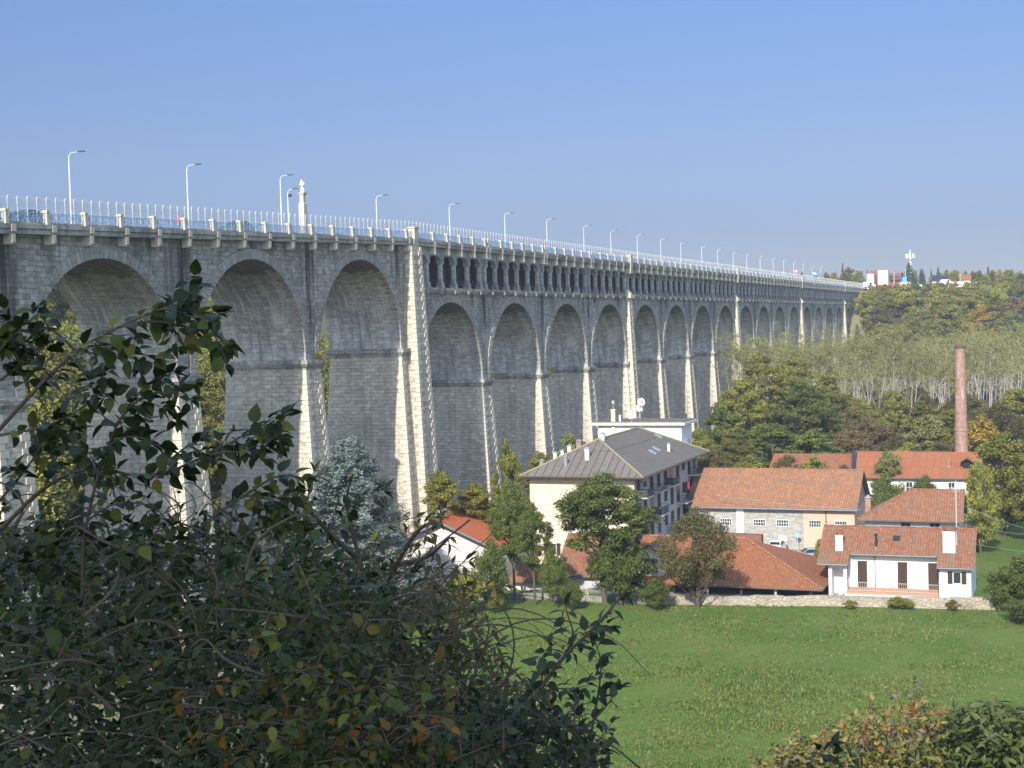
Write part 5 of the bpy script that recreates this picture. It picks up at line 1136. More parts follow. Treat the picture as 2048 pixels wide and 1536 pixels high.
GREY = P_('broadleaf_tree', 8., h=13, cb=2, n=8000, leaf=.2, mat=LF_PALE, seed=23, nclump=56, crad=(.08, .14), limbs=14)
# far hillside trees: fewer, larger faces
HILL = [P_('broadleaf_tree', w_, h=h, cb=h*.06, n=6500, leaf=.26, mat=mt, seed=s_, nclump=48, crad=(.08, .17), limbs=5, flat=.7) for w_, h, mt, s_ in ((10, 12, LF_MID, 31), (9, 12, LF_OLIVE, 32), (10, 11, LF_MID, 33), (9, 12, LF_YEL, 34), (8, 11, LF_BROWN, 35), (11, 13, LF_PALE, 36), (7, 11, LF_GOLD, 37), (10, 12, LF_YEL, 38))]
def conifer_proto(name, h, w_, n, leaf, mat, seed, whorl=26, droop=-.15, round_=.75, spike=False):
    rng = np.random.RandomState(seed); V = []; P = []; Nn = []; L = []; m = MB(); m.tube([(0, 0, -.5), (0, 0, h*.97)], [h*.017, .02], 6)
    for i in range(whorl):
        t = (i+.3)/whorl; z = h*(.04+.93*t); r = w_/2*(1-t)**round_+.06*w_*(1-t); nb = int(12-5*t)
        for j in range(nb):
            a = 2*math.pi*j/nb+rng.uniform(0, .6)+i*.7; rr = r*rng.uniform(.8, 1.1)
            e = np.array([rr*math.cos(a), rr*math.sin(a), z+rr*(.28+droop)]); s_ = np.array([0, 0, z-.0])
            m.bar(tuple(s_), tuple(e*.9+s_*.1), max(.012, h*.0016), n=3)
            k = max(6, int(n/whorl/nb*(r/(w_/2)*1.5+.35))); u = rng.uniform(.18, 1, k)**.7
            side = np.array([-math.sin(a), math.cos(a), 0]); q = s_[None]*(1-u[:, None])+e[None]*u[:, None]
            q = q+side[None]*(rng.normal(0, .11, k)*r*.55*(1.25-u))[:, None]+rng.normal(0, .05*w_*.35, (k, 3))
            q[:, 2] += rng.uniform(-.1, .25, k)*.12*w_*.6; P.append(q)
            dd = np.stack([np.full(k, math.cos(a)), np.full(k, math.sin(a)), np.full(k, .9)], 1)+rng.normal(0, .5, (k, 3)); Nn.append(dd/np.linalg.norm(dd, axis=1, keepdims=True)); L.append(leaf*rng.uniform(.6, 1.3, k))
    P = np.concatenate(P); Nn = np.concatenate(Nn); L = np.concatenate(L); V, F = rhombs(P, Nn, L, L*.38, rng)
    return dict(name=name, h=h, w=w_, trunk=(m, BARK), crown=(V, F, mat), objs=None)
SPR = conifer_proto('blue_spruce', 18, 9.5, 70000, .115, LF_SPRUCE, 41, whorl=21, droop=.22, round_=.72)
CON = conifer_proto('conifer_tree', 14, 6, 3000, .4, LF_CON, 42, whorl=16, round_=.8)
CED = conifer_proto('conifer_tree', 20, 12, 5200, .5, LF_BLUECON, 43, whorl=18, droop=-.3, round_=.7)
def poplar_proto(seed, h=23):
    rng = np.random.RandomState(seed); m = MB(); tips = []
    nst = rng.randint(2, 4)
    for k in range(nst):
        a = rng.uniform(0, 6.28); ln = rng.uniform(.05, .26)*h
        p = [(0, 0, -.5), (ln*.35*math.cos(a), ln*.35*math.sin(a), h*.3), (ln*.8*math.cos(a), ln*.8*math.sin(a), h*.62), (ln*1.1*math.cos(a), ln*1.1*math.sin(a), h*.95)]
        m.tube(p, [.20, .15, .08, .02], 6)
        for j in range(9):
            t = rng.uniform(.3, .95); i = 1 if t < .62 else 2; t0, t1 = ((.3, .62), (.62, .95))[i-1]; u = min(1, max(0, (t-t0)/(t1-t0)))
            s_ = np.array(p[i])*(1-u)+np.array(p[i+1])*u; b_ = rng.uniform(0, 6.28); l = rng.uniform(.10, .22)*h*(1.15-t*.6)
            e = s_+np.array([math.cos(b_)*l*.48, math.sin(b_)*l*.48, l*.85]); m.tube([tuple(s_), tuple((s_+e)/2+np.array([math.cos(b_), math.sin(b_), -.5])*l*.05), tuple(e)], [.075, .05, .018], 4); tips += [e, (s_+e)/2]
            for q in range(2):
                e2 = e+rng.normal(0, .07*h, 3)*np.array([1, 1, .5])+np.array([0, 0, .06*h]); m.bar(tuple((s_+e)/2), tuple(e2), .014, n=3); tips.append(e2)
        tips.append(np.array(p[-1]))
    T = np.array(tips); C = np.concatenate([T, np.full((len(T), 1), 1.15)], 1); C = C[C[:, 2] > h*.68]
    V, F = clump_leaves(C, 2900, .15, rng, 1., .2, .3)
    return dict(name='poplar_tree', h=h, w=8, trunk=(m, BARK_PALE), crown=(V, F, LF_PALE), objs=None)
POP = [poplar_proto(50+i) for i in range(4)]
# ------------------------------------------------------------------ village trees one by one
plantpx(SPR, 695, 866, 140, 'blue grey spruce standing before the viaduct piers left of the pink house', wpx=330, rz=.4, name='blue_spruce')
plantpx(YELT, 880, 925, 166, 'yellow green tree growing against the right side of the big buttress', wpx=88)
plantpx(YELT, 948, 952, 170, 'yellowish tree above the orange roof, between big buttress and acacia', wpx=100)
plantpx(MIDT, 1012, 868, 196, 'shaded dark green tree at the foot of the second pier right of the big buttress', wpx=70)
plantpx(YELT, 1078, 890, 186, 'yellow green tree rising left of the grey apartment roof', wpx=95)
plantpx(MIDT, 1140, 860, 214, 'dark green tree behind the flues on the left slope of the grey apartment roof', wpx=110)
plantpx(AC1, 1022, 942, 152, 'dark green acacia directly right of the orange roofed pink house', wpx=112, rz=2.6)
plantpx(AC1, 1064, 990, 150, 'slender acacia in front of the cream end wall of the apartment block', wpx=100)
plantpx(AC1, 1205, 922, 149, 'tall dark green acacia in front of the right corner of the apartment block', wpx=235, rz=1.)
plantpx(BUSH, 1238, 1052, 147.6, 'dark green bushy undergrowth at the right foot of the tall dark acacia', wpx=130, cat='bush')
plantpx(BUSH, 978, 1072, 147.5, 'round dense green bush left of the small shed roof', wpx=84, cat='bush')
plantpx(BUSH, 1105, 1085, 149., 'dark bush in front of the cottage, right of the small shed roof', wpx=62, cat='bush')
plantpx(BUSH2, 930, 1135, 147, 'low yellow green shrubs inside the picket fence of the pink house', wpx=95, cat='bush')
plantpx(BUSH2, 985, 1160, 146, 'low yellow green shrub at the left of the shed', wpx=48, cat='bush')
plantpx(BUSH2, 860, 1150, 146, 'low green shrub at the far left of the picket fence', wpx=90, cat='bush')
plantpx(BUSH, 1142, 1158, 146.5, 'low dark shrub behind the rail fence', wpx=56, cat='bush')
plantpx(BROWNT, 1392, 1000, 145.8, 'olive brown autumn tree in front of the barn roof', wpx=205, rz=2.)
plantpx(BUSH, 1312, 1152, 145.5, 'green bush leaning over the left end of the rubble wall', wpx=70, cat='bush')
plantpx(conifer_proto('conifer_shrub', 3, 1.6, 3000, .09, LF_YEL, 77, whorl=14, droop=.5, round_=.5), 1638, 1078, 172, 'small bright yellow green conical shrub beside the mesh fence', wpx=26, cat='bush')
plantpx(LOWT, 2008, 848, 196, 'large leafy tree at the right edge above the overhead cables', wpx=185)
plantpx(LOWT, 1958, 905, 182, 'light green tree at the right end of the factory roof', wpx=95)
plantpx(LOWT, 2078, 885, 188, 'tree cut by the right edge of the picture below the golden birch', wpx=150)
plantpx(BUSH, 2036, 1108, 141, 'rounded shrub at the right end of the rubble stone wall', wpx=135, cat='bush', zg=.6)
plantpx(BUSH, 2062, 1190, 134, 'dark spreading bush at the right edge of the meadow', wpx=130, cat='bush')
plantpx(GREY, 1778, 882, 216, 'sparse tan grey tree in front of the middle of the factory roof', wpx=75)
plantpx(BUSH, 1772, 945, 206, 'dark green bush between warehouse gable and factory wall', wpx=80, cat='bush')
plantpx(MIDT, 1625, 905, 214, 'green tree at the left end of the factory roof', wpx=95)
plantpx(OLIV, 1690, 918, 212, 'olive tree in front of the left factory roof', wpx=70)
plantpx(BUSH, 1850, 948, 213, 'dull green bush against the white factory wall', wpx=75, cat='bush')
for px in (1800, 1700, 1905):
    plantpx(BUSH2, px, 1192 if px == 1800 else 1198, 141.5 if px > 1850 else 143.5, {1800: 'leafy creeper clump hanging on the middle of the rubble wall', 1700: 'small creeper on the rubble wall below the balcony', 1905: 'small creeper on the rubble wall below the right wing of the white house'}[px], wpx=70 if px == 1800 else 34, cat='creeper', name='creeper')
# the tall acacia wood behind the village
rt = random.Random(21)
for px, py, d, wpx, pr in ((1400, 850, 236, 110, MIDT), (1440, 795, 252, 140, BIG2), (1520, 684, 282, 150, BIG), (1585, 692, 292, 135, BIG), (1480, 740, 268, 130, BIG), (1610, 745, 270, 165, BIG2), (1680, 772, 285, 140, BIG), (1460, 850, 240, 130, BIG), (1545, 832, 246, 160, BIG2), (1625, 842, 240, 140, BIG2), (1655, 730, 300, 120, BIG), (1700, 850, 250, 120, BRWN), (1745, 828, 258, 125, BRWN), (1715, 800, 275, 110, OLIV), (1790, 858, 250, 95, OLIV), (1850, 812, 256, 120, GREY), (1885, 872, 246, 90, OLIV), (1815, 880, 244, 90, MIDT), (1955, 822, 250, 120, GOLD), (1990, 795, 268, 120, OLIV), (2035, 770, 276, 130, MIDT), (1905, 810, 280, 100, YELT), (1430, 880, 232, 80, OLIV), (1500, 905, 226, 90, MIDT), (1570, 900, 226, 100, OLIV), (1360, 880, 238, 80, MIDT)):
    kind = {id(BIG): 'tall mid green acacia in the wood behind the warehouse', id(BIG2): 'tall dark green acacia in the wood behind the warehouse', id(MIDT): 'bushy green tree at the lower edge of the wood behind the village', id(BRWN): 'russet brown tree at the edge of the wood above the factory roof', id(OLIV): 'olive autumn tree at the edge of the wood behind the village', id(GREY): 'grey green rounded tree left of the brick chimney', id(GOLD): 'golden birch like tree right of the brick chimney', id(YELT): 'yellow green tree just left of the brick chimney'}[id(pr)]
    plantpx(pr, px, py, d, kind, 'wood behind the village', wpx=wpx, rnd=rt)
# pale stemmed poplar grove
for i in range(62):
    px = 1465+600*(i+.5)/62+rt.uniform(-6, 6); d = (330, 352, 378, 405)[i % 4]+rt.uniform(-8, 8)
    plantpx(POP[rt.randrange(4)], px, 690+rt.uniform(-10, 16)-(6 if px > 1900 else 0), d, 'pale stemmed poplar with thin grey green top in the grove beyond the village', 'poplar grove', rnd=rt)
for i in range(56):
    px = 1440+620*(i+.5)/56+rt.uniform(-8, 8); d = 318+rt.uniform(-16, 30)
    plantpx((MIDT, OLIV, AC2, YELT)[rt.randrange(4)], px, 782+rt.uniform(-20, 40), d, 'low leafy tree growing among the pale poplar stems', 'undergrowth of the poplar grove', wpx=62+rt.uniform(-8, 26), rnd=rt)
# hillside wood at the far end
cnt = 0
for r in range(15):
    for c_ in range(15):
        y = Y_END-90+r*6.6+rt.uniform(-3, 3); x = -90+c_*6.2+rt.uniform(-3., 3.)+(r % 2)*3
        if x < Xw+4 and y < Y_END+4 and x > Xb-4: continue
        g = tz(x, y)
        pr = HILL[rt.choice((0, 0, 0, 1, 2, 2, 3, 3, 4, 5, 5, 7, 7, 6))] if rt.random() > .06 else CON
        h = rt.uniform(10, 15); h = max(2.8, min(h, 42.8+rt.uniform(-1., 1.2)-g))
        plant(pr, (x, y, g), h, 'broadleaf tree in mixed autumn colours on the wooded slope beyond the viaduct' if pr is not CON else 'dark conifer on the wooded slope beyond the viaduct end', 'hillside trees', wf=rt.uniform(.9, 1.25), rnd=rt); cnt += 1
plantpx(CED, 2032, 585, 545, 'large dark bluish conifer on the slope at the right edge of the picture', wpx=90, rnd=rt)
plantpx(CED, 2058, 600, 530, 'second dark bluish conifer on the slope, cut by the right edge', wpx=80, rnd=rt)
plantpx(GOLD, 1985, 652, 520, 'bright golden tree on the wooded slope left of the dark bluish conifers', wpx=45, rnd=rt)
plantpx(GOLD, 1962, 668, 515, 'smaller golden tree just left of the bright golden tree on the slope', wpx=28, rnd=rt)
# shrubs filling the slope between the trees
for i in range(150):
    y = Y_END+rt.uniform(-66, 3); x = rt.uniform(-73, 2) if i > 34 else rt.uniform(-75.5, -55)
    g = tz(x, y); h = max(2.2, min(rt.uniform(3.5, 6.5), 43.6-g)); pr = HILL[rt.randrange(8)]
    plant(pr, (x, y, g), h, 'shrub or young tree filling the wooded slope beyond the viaduct', 'hillside shrubs', wf=rt.uniform(1., 1.5), rnd=rt, name='shrub', cat='shrub')
for i in range(40):
    px = rt.uniform(1838, 2065) if i < 28 else rt.uniform(1600, 1728); pr = HILL[rt.choice((0, 1, 2, 4, 5, 7))] if rt.random() < .8 else CON
    plantpx(pr, px, rt.uniform(535, 549) if i < 28 else rt.uniform(541, 551), rt.uniform(650, 720), 'small dark conifer on the far skyline' if pr is CON else 'rounded tree on the far plateau skyline', 'skyline trees', wpx=rt.uniform(15, 28) if pr is not CON else 11, zg=42.4, rnd=rt)
# skyline trees on the plateau
for px, py, d, wpx, pr, lb_ in ((1605, 541, 690, 16, HILL[4], 0), (1630, 541, 690, 18, HILL[4], 0), (1652, 541, 690, 20, HILL[4], 0), (1666, 543, 690, 18, HILL[1], 0), (1685, 524, 700, 14, CON, 1), (1697, 531, 680, 38, HILL[4], 0), (1715, 536, 670, 30, HILL[0], 0), (1734, 537, 700, 9, CON, 1), (1818, 523, 660, 34, CON, 1), (1830, 533, 690, 18, HILL[5], 0), (1845, 536, 680, 16, CON, 1), (1862, 537, 690, 9, CON, 1), (1876, 532, 690, 14, CON, 1), (1893, 536, 680, 20, HILL[7], 0), (1908, 538, 650, 22, HILL[2], 0), (1931, 539, 690, 16, HILL[4], 0), (1945, 539, 690, 16, HILL[4], 0), (1960, 537, 680, 16, HILL[1], 0), (1976, 531, 690, 14, CON, 1), (1999, 536, 670, 22, HILL[7], 0), (2022, 534, 660, 30, HILL[0], 0), (2045, 545, 640, 30, HILL[1], 0), (1490, 529, 720, 8, CON, 1), (1447, 528, 720, 5, CON, 1), (1372, 523, 720, 8, HILL[3], 0), (1970, 549, 630, 26, HILL[3], 0), (1950, 556, 622, 24, HILL[0], 0), (2010, 552, 622, 30, HILL[7], 0), (2035, 556, 618, 28, HILL[5], 0)):
    plantpx(pr, px, py, d, 'small dark conifer on the far skyline' if lb_ else 'rounded tree on the far plateau skyline', 'skyline trees', wpx=wpx, zg=42.4, rnd=rt)
# woods behind the viaduct, seen through the left arches
for i in range(420):
    x = rt.uniform(-200, -95); y = rt.uniform(95, 300); px_ = projpx((x, y, 25))[0]
    if not (30 < px_ < 175 or 385 < px_ < 460 or 630 < px_ < 668): continue
    pr = (LOWT, YELT, LOWT, BIG, LOWT, GREY)[i % 6]
    plant(pr, (x, y, tz(x, y)), rt.uniform(17, 27), 'tree of the wood behind the viaduct, seen through its left arches', 'wood behind the viaduct', rnd=rt)
# little plants rooted on the impost ledges
for px, py in ((636, 712), (988, 752), (1097, 742)):
    q = atX(px, py+6, Xw+.35); plant(BUSH2, (q[0], q[1], q[2]-.35), 1.1, {636: 'tuft of yellow green weeds rooted on the left pier ledge', 988: 'dry weeds rooted on the ledge of the first pier right of the big buttress', 1097: 'weeds rooted on the ledge of the second pier right of the big buttress'}[px], name='weeds', cat='weeds')
# ------------------------------------------------------------------ plateau buildings, mast, cars at the far end
def farbox(m, px0, px1, py0, d, depth, zb=42.0, mi=0):
    a = at(px0, py0, d); b_ = at(px1, py0, d); y = (a[1]+b_[1])/2; m.box(a[0], b_[0], y, y+depth, zb, a[2], mi)
o = empty('school_building', (0, 640, 42), 0, 'red and cream flat roofed building on the plateau right of the far viaduct end', 'building')
REDW = plain('dark_red_cladding', (.22, .07, .075), .8, var=.1); CRW = plain('cream_panels', (.60, .55, .44), .85, var=.05)
for nm, a0, a1, py, d, dep, mt in (('cream_block', 1733, 1748, 548, 655, 8, CRW), ('red_block', 1740, 1758, 541.5, 664, 10, REDW), ('cream_tower', 1755, 1776, 541, 650, 8, CRW), ('red_wing', 1776, 1803, 546, 656, 10, REDW)):
    m = MB(); farbox(m, a0, a1, py, d, dep); q = m.build(nm, mt, o); q.location = (0, -640, -42)
for k in range(2):
    q = at(1789, 551.5+k*6, 655.); m = MB(); m.box(q[0]-2.4, q[0]+2.4, q[1]-.3, q[1]+.05, q[2]-.45, q[2]+.45); w_ = m.build('window_band', GLASS, o); w_.location = (0, -640, -42)
q = at(1820, 502, 690); o = empty('telecom_mast', (q[0], q[1], 42.4), 0, 'tall white telecom mast with a ring of antenna panels above the dark conifer', 'mast'); h = q[2]-42.4
m = MB(); m.tube([(0, 0, 0), (0, 0, h)], [.7, .4], 10); m.build('pole', plain('white_mast_paint', (.75, .75, .72), .6), o)
m = MB()
for k in range(6):
    t = 2*math.pi*k/6+.4; m.box(1.9*math.cos(t)-.2, 1.9*math.cos(t)+.2, 1.9*math.sin(t)-.15, 1.9*math.sin(t)+.15, h-3.4, h-1.4)
m.build('antenna_panels', WHITE, o); m = MB(); m.lathe([(.5, h-4.6), (1.5, h-4.5), (1.5, h-4.2), (.5, h-4.1)], n=10); m.lathe([(.3, h-.8), (.7, h-.6), (.2, h+.6)], n=8); m.build('platform', plain('green_grey_platform', (.25, .36, .30), .7), o)
o = empty('roadside_shop', tuple(at(1905, 570, 660)), 0, 'low building with a red roof and dark solar panels on the plateau', 'building')
m = MB(); m.box(-9, 8, 0, 7, -2, 2.2); m.build('wall', CRW, o); m = MB(); slab(m, [(-1, -.5, 2.2), (8.5, -.5, 2.2), (8, 3.5, 4.6), (-1, 3.5, 4.6)]); slab(m, [(8.5, 7.5, 2.2), (-9.5, 7.5, 2.2), (-9, 3.5, 4.6), (8, 3.5, 4.6)]); m.build('roof', [TILE_RED, EAVE], o)
m = MB(); slab(m, [(-9.5, -.5, 2.2), (-1.05, -.5, 2.2), (-1.05, 3.5, 4.6), (-9, 3.5, 4.6)]); m.build('solar_panels', [plain('dark_solar_glass', (.02, .025, .05), .2), EAVE], o)
for i, (px, van, lb_) in enumerate(((1738, True, 'white van on the plateau directly at the right end of the viaduct'), (1797, False, 'white car below the red wing on the plateau'), (1813, True, 'white van under the blue sign on the plateau'), (1838, False, 'white car between the dark conifer and the low red roof'), (1893, True, 'white delivery truck at the right end of the low red roof'), (1912, False, 'pale car, leftmost of the row parked right of the white truck'), (1926, False, 'pale car in the middle of the row right of the white truck'), (1948, False, 'white car, last of the row at the right end of the plateau road'))):
    py = 567 if px > 1880 else 572; q = at(px, py-5, 612.); g = max(tz(q[0], q[1]), q[2]-1.8)
    car((q[0], q[1], q[2]-1.6), math.radians(-72), WHITEC, lb_, 'van' if van else 'parked_car', van, 'vehicles on the far plateau', Hh=2.2 if van else 1.5, L=5.2 if van else 4.2, W=1.9)
for px, py, lb_ in ((1788, 543, 'pale lamp post in front of the red wing on the plateau'), (1811, 537, 'pinkish lamp post in front of the dark conifer'), (1920, 540, 'pale lamp post right of the low red roof')):
    a = at(px, py, 615); o = empty('lamp_post', (a[0], a[1], 41.5), 0, lb_, 'lamp post'); m = MB(); m.tube([(0, 0, 0), (0, 0, a[2]-41.5)], [.14, .09], 6); m.build('pole', FENCE_W, o); m = MB(); m.box(-.2, .9, -.15, .15, a[2]-41.5, a[2]-41.35); m.build('lamp_head', LAMP_H, o)
a = at(1809, 560, 613); o = empty('billboard', (a[0], a[1], 42), 0, 'blue sign board above the white van on the plateau', 'sign'); m = MB(); m.box(-.9, .9, -.05, .1, a[2]-43.2, a[2]-40.6); m.build('board', plain('bright_blue_board', (.06, .28, .62), .5), o); m = MB(); m.bar((0, .2, 0), (0, .2, a[2]-41), .08); m.build('post', LAMP_P, o)
# ------------------------------------------------------------------ foreground shrubs: real twigs with shaped leaves
def leaf_template(w_=.33, fold=.28, droop=.22, pts=(.0, .16, .42, .72, 1.), shape=(0, .78, 1., .62, 0)):
    V = []
    for t, s_ in zip(pts, shape):
        z = -droop*t*t
        if s_ == 0: V.append((0, t, z))
        else: V += [(-w_*s_, t, z+fold*w_*s_), (0, t, z), (w_*s_, t, z+fold*w_*s_)]
    F = [(0, 2, 1), (0, 3, 2), (1, 2, 5), (1, 5, 4), (2, 3, 6), (2, 6, 5), (4, 5, 8), (4, 8, 7), (5, 6, 9), (5, 9, 8), (7, 8, 10), (8, 9, 10)]
    return np.array(V), np.array(F)
LT_BROAD = leaf_template(.34); LT_NARROW = leaf_template(.17, .3, .35); LT_MID = leaf_template(.27, .3, .28)
class Shrub:
    def __init__(s, seed): s.rng = np.random.RandomState(seed); s.tw = MB(); s.L = {}
    def leaf(s, p, d, up, size, tpl, mat):
        d = d/np.linalg.norm(d); u = up-d*np.dot(up, d); n = np.linalg.norm(u); u = u/n if n > 1e-6 else np.array([0, 0, 1.]); r = np.cross(d, u)
        T, F = tpl; b_ = 1+s.rng.uniform(-.12, .12)
        s.L.setdefault(mat, []).append((p+size*(T[:, :1]*r*b_+T[:, 1:2]*d+T[:, 2:]*u), F))
    def sprig(s, pts, r0, spacing, size, tpl, mats, start=.25, petiole=.25, tip=True, bare=False, r1=None):
        P = np.array(pts, float)
        # smooth the polyline
        for _ in range(2):
            Q = [P[0]]
            for a, b_ in zip(P, P[1:]): Q += [a*.75+b_*.25, a*.25+b_*.75]
            Q.append(P[-1]); P = np.array(Q)
        n = len(P); s.tw.tube([tuple(q) for q in P], [r0*(1-.8*i/(n-1)) for i in range(n)], 5)
        if bare: return P
        seg = np.linalg.norm(np.diff(P, axis=0), axis=1); cum = np.concatenate([[0], np.cumsum(seg)]); L = cum[-1]
        x = L*start; k = s.rng.randint(2)
        def loc(x):
            i = min(np.searchsorted(cum, x, 'right')-1, n-2); t = (x-cum[i])/max(seg[i], 1e-9); return P[i]*(1-t)+P[i+1]*t, (P[i+1]-P[i])/max(seg[i], 1e-9)
        Z = np.array([0, 0, 1.])
        while x < L:
            p, t = loc(x); a = np.cross(t, Z); a = a/np.linalg.norm(a) if np.linalg.norm(a) > .1 else np.array([1., 0, 0]); b_ = np.cross(t, a)
            for sg in (-1, 1):
                if s.rng.uniform() < .12: continue
                side = (a if k % 2 == 0 else b_*.8+a*.4)*sg
                d = t*.55+side*s.rng.uniform(.7, 1.1)-Z*s.rng.uniform(.0, .55)+s.rng.normal(0, .18, 3); sz = size*s.rng.uniform(.6, 1.15)
                d /= np.linalg.norm(d); q = p+d*sz*petiole
                s.tw.bar(tuple(p), tuple(q), r0*.18, n=3)
                s.leaf(q, d, Z+s.rng.normal(0, .45, 3), sz, tpl, mats[s.rng.choice(len(mats), p=s.w)] if len(mats) > 1 else mats[0])
            k += 1; x += spacing*s.rng.uniform(.75, 1.25)
        if tip:
            p, t = loc(L*.999)
            for j in range(3):
                d = t+s.rng.normal(0, .45, 3); s.leaf(p, d, Z+s.rng.normal(0, .3, 3), size*s.rng.uniform(.5, .9), tpl, mats[0])
        return P
    def build(s, name, loc, label, cat, twig=None, names=('leaves', 'autumn_leaves', 'yellowing_leaves')):
        o = empty(name, loc, 0, label, cat); l = np.array(loc)
        s.tw.v = [tuple(np.array(v)-l) for v in s.tw.v]; s.tw.build('branches', twig or TWIG, o, smooth=True)
        for i, (m, Ls) in enumerate(s.L.items()):
            V = []; F = []; b_ = 0
            for v, f in Ls: V.append(v-l); F.append(f+b_); b_ += len(v)
            mesh_obj(names[min(i, 2)], np.concatenate(V), np.concatenate(F), m, o, smooth=True)
        return o
def pxl(pts, d0, d1=None):
    n = len(pts); d1 = d1 if d1 is not None else d0
    return [at(x, y, d0+(d1-d0)*i/max(1, n-1)) for i, (x, y) in enumerate(pts)]
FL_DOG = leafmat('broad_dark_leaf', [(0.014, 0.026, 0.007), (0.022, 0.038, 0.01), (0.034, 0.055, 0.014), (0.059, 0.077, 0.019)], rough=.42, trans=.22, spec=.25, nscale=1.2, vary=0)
FL_YEL = leafmat('yellowing_leaf', [(.11, .13, .025), (.19, .18, .035), (.09, .12, .025)], rough=.5, trans=.3, nscale=1., vary=0)
FL_ORG = leafmat('orange_autumn_leaf', [(.22, .10, .02), (.30, .13, .025), (.16, .10, .02), (.12, .10, .03)], rough=.6, trans=.3, nscale=1., vary=0)
FL_NAR = leafmat('narrow_olive_leaf', [(0.036, 0.048, 0.014), (0.06, 0.066, 0.022), (0.09, 0.084, 0.03), (0.12, 0.09, 0.036)], rough=.5, trans=.25, nscale=1., vary=0)
FL_APP = leafmat('small_dark_leaf', [(0.02, 0.034, 0.015), (0.034, 0.05, 0.022), (0.05, 0.067, 0.032)], rough=.5, trans=.2, nscale=1., vary=0)
# --- broad leaved shrub, upper left
s = Shrub(101); s.w = [.8, .2]; MM = [FL_DOG, FL_YEL]
EXPL = [([(-20, 880), (60, 790), (150, 700), (235, 655), (310, 622), (365, 606), (388, 594)], 5.2, 5.0, .009), ([(235, 655), (300, 640), (360, 650), (430, 668), (452, 690)], 5.1, 4.9, .006), ([(310, 622), (340, 615), (395, 640), (440, 625)], 5.0, 4.9, .005), ([(150, 700), (190, 690), (250, 690), (310, 720)], 5.2, 5.1, .006), ([(150, 700), (110, 660), (70, 650), (20, 640)], 5.3, 5.2, .006), ([(60, 790), (30, 700), (5, 610)], 5.3, 5.3, .006), ([(-20, 660), (10, 655), (24, 680)], 5.4, 5.4, .004),
    ([(165, 1200), (165, 1080), (195, 950), (232, 850), (262, 805)], 5.5, 5.3, .010), ([(232, 850), (270, 800), (330, 780), (380, 800)], 5.3, 5.2, .006), ([(195, 950), (220, 880), (280, 870), (330, 900)], 5.4, 5.2, .006), ([(232, 850), (200, 830), (180, 760)], 5.4, 5.4, .005), ([(262, 805), (300, 760), (350, 745)], 5.3, 5.2, .005),
    ([(0, 1060), (90, 970), (180, 930), (300, 960), (420, 910), (500, 862), (545, 862)], 5.8, 5.5, .010), ([(300, 960), (360, 900), (400, 880)], 5.6, 5.5, .006), ([(420, 910), (470, 900), (530, 920)], 5.5, 5.5, .006), ([(500, 862), (520, 845), (560, 868)], 5.5, 5.4, .005), ([(330, 1150), (400, 1050), (490, 990), (560, 945), (615, 960)], 5.7, 5.5, .009), ([(490, 990), (540, 1000), (600, 985)], 5.6, 5.5, .006), ([(0, 870), (70, 860), (150, 830), (190, 790)], 5.6, 5.4, .007), ([(0, 1000), (60, 930), (100, 860)], 5.7, 5.6, .007), ([(90, 970), (120, 900), (110, 840)], 5.6, 5.5, .006), ([(420, 1160), (470, 1080), (560, 1040), (640, 1030)], 5.9, 5.8, .008), ([(0, 760), (60, 720), (90, 690)], 5.4, 5.3, .006), ([(100, 1150), (150, 1060), (230, 1000), (290, 1010)], 5.7, 5.6, .008), ([(560, 1200), (600, 1120), (660, 1060), (700, 1040)], 6.0, 5.9, .007)]
for pts, d0, d1, r in EXPL:
    s.sprig(pxl(pts, d0, d1), r, .030, .070, LT_BROAD, MM, start=.3 if len(pts) > 4 else .15)
    for q in range(1+len(pts)//3):
        i = s.rng.randint(len(pts)-1); t = s.rng.uniform(); x = pts[i][0]*(1-t)+pts[i+1][0]*t; y = pts[i][1]*(1-t)+pts[i+1][1]*t; dd = d0+(d1-d0)*(i+t)/(len(pts)-1)
        a = math.atan2(pts[i+1][1]-pts[i][1], pts[i+1][0]-pts[i][0])+s.rng.choice([-1, 1])*s.rng.uniform(.35, 1.); l = s.rng.uniform(30, 70)
        s.sprig(pxl([(x, y), (x+l*.5*math.cos(a), y+l*.5*math.sin(a)), (x+l*math.cos(a), y+l*math.sin(a)+10)], dd, dd-s.rng.uniform(-.15, .2)), .003, .028, .064, LT_BROAD, MM, start=.2)
def ytop(x): return float(np.interp(x, [0, 150, 300, 420, 520, 620, 700, 760], [1010, 1060, 1070, 1050, 1050, 1070, 1140, 1220]))
rng = s.rng
for i in range(400):
    x = rng.uniform(-60, 740); y = ytop(x)+30+rng.uniform(0, 1)**1.3*(1600-ytop(x)); d = rng.uniform(5.2, 7.6); l = rng.uniform(60, 150); a = rng.normal(-1.3, .7)
    pts = [(x, y), (x+l*.5*math.cos(a), y+l*.5*math.sin(a)), (x+l*math.cos(a)+rng.normal(0, 15), y+l*math.sin(a)*.9+10)]
    s.sprig(pxl(pts, d, d-rng.uniform(-.1, .35)), .004, .045, rng.choice([.04, .052, .066]), LT_BROAD, MM, start=.1)
for i in range(110):
    x = rng.uniform(-60, 640); y = rng.uniform(1050, 1560); d = rng.uniform(5., 7.); l = rng.uniform(200, 420); a = rng.uniform(-2.9, -.3); b_ = rng.normal(0, .5)
    s.sprig(pxl([(x, y), (x+l*.4*math.cos(a), y+l*.4*math.sin(a)*.5), (x+l*.8*math.cos(a+b_), y+l*.8*math.sin(a+b_)*.5), (x+l*math.cos(a+b_), y+l*math.sin(a+b_)*.4+30)], d), rng.uniform(.003, .009), 1, 1, LT_BROAD, MM, bare=True)
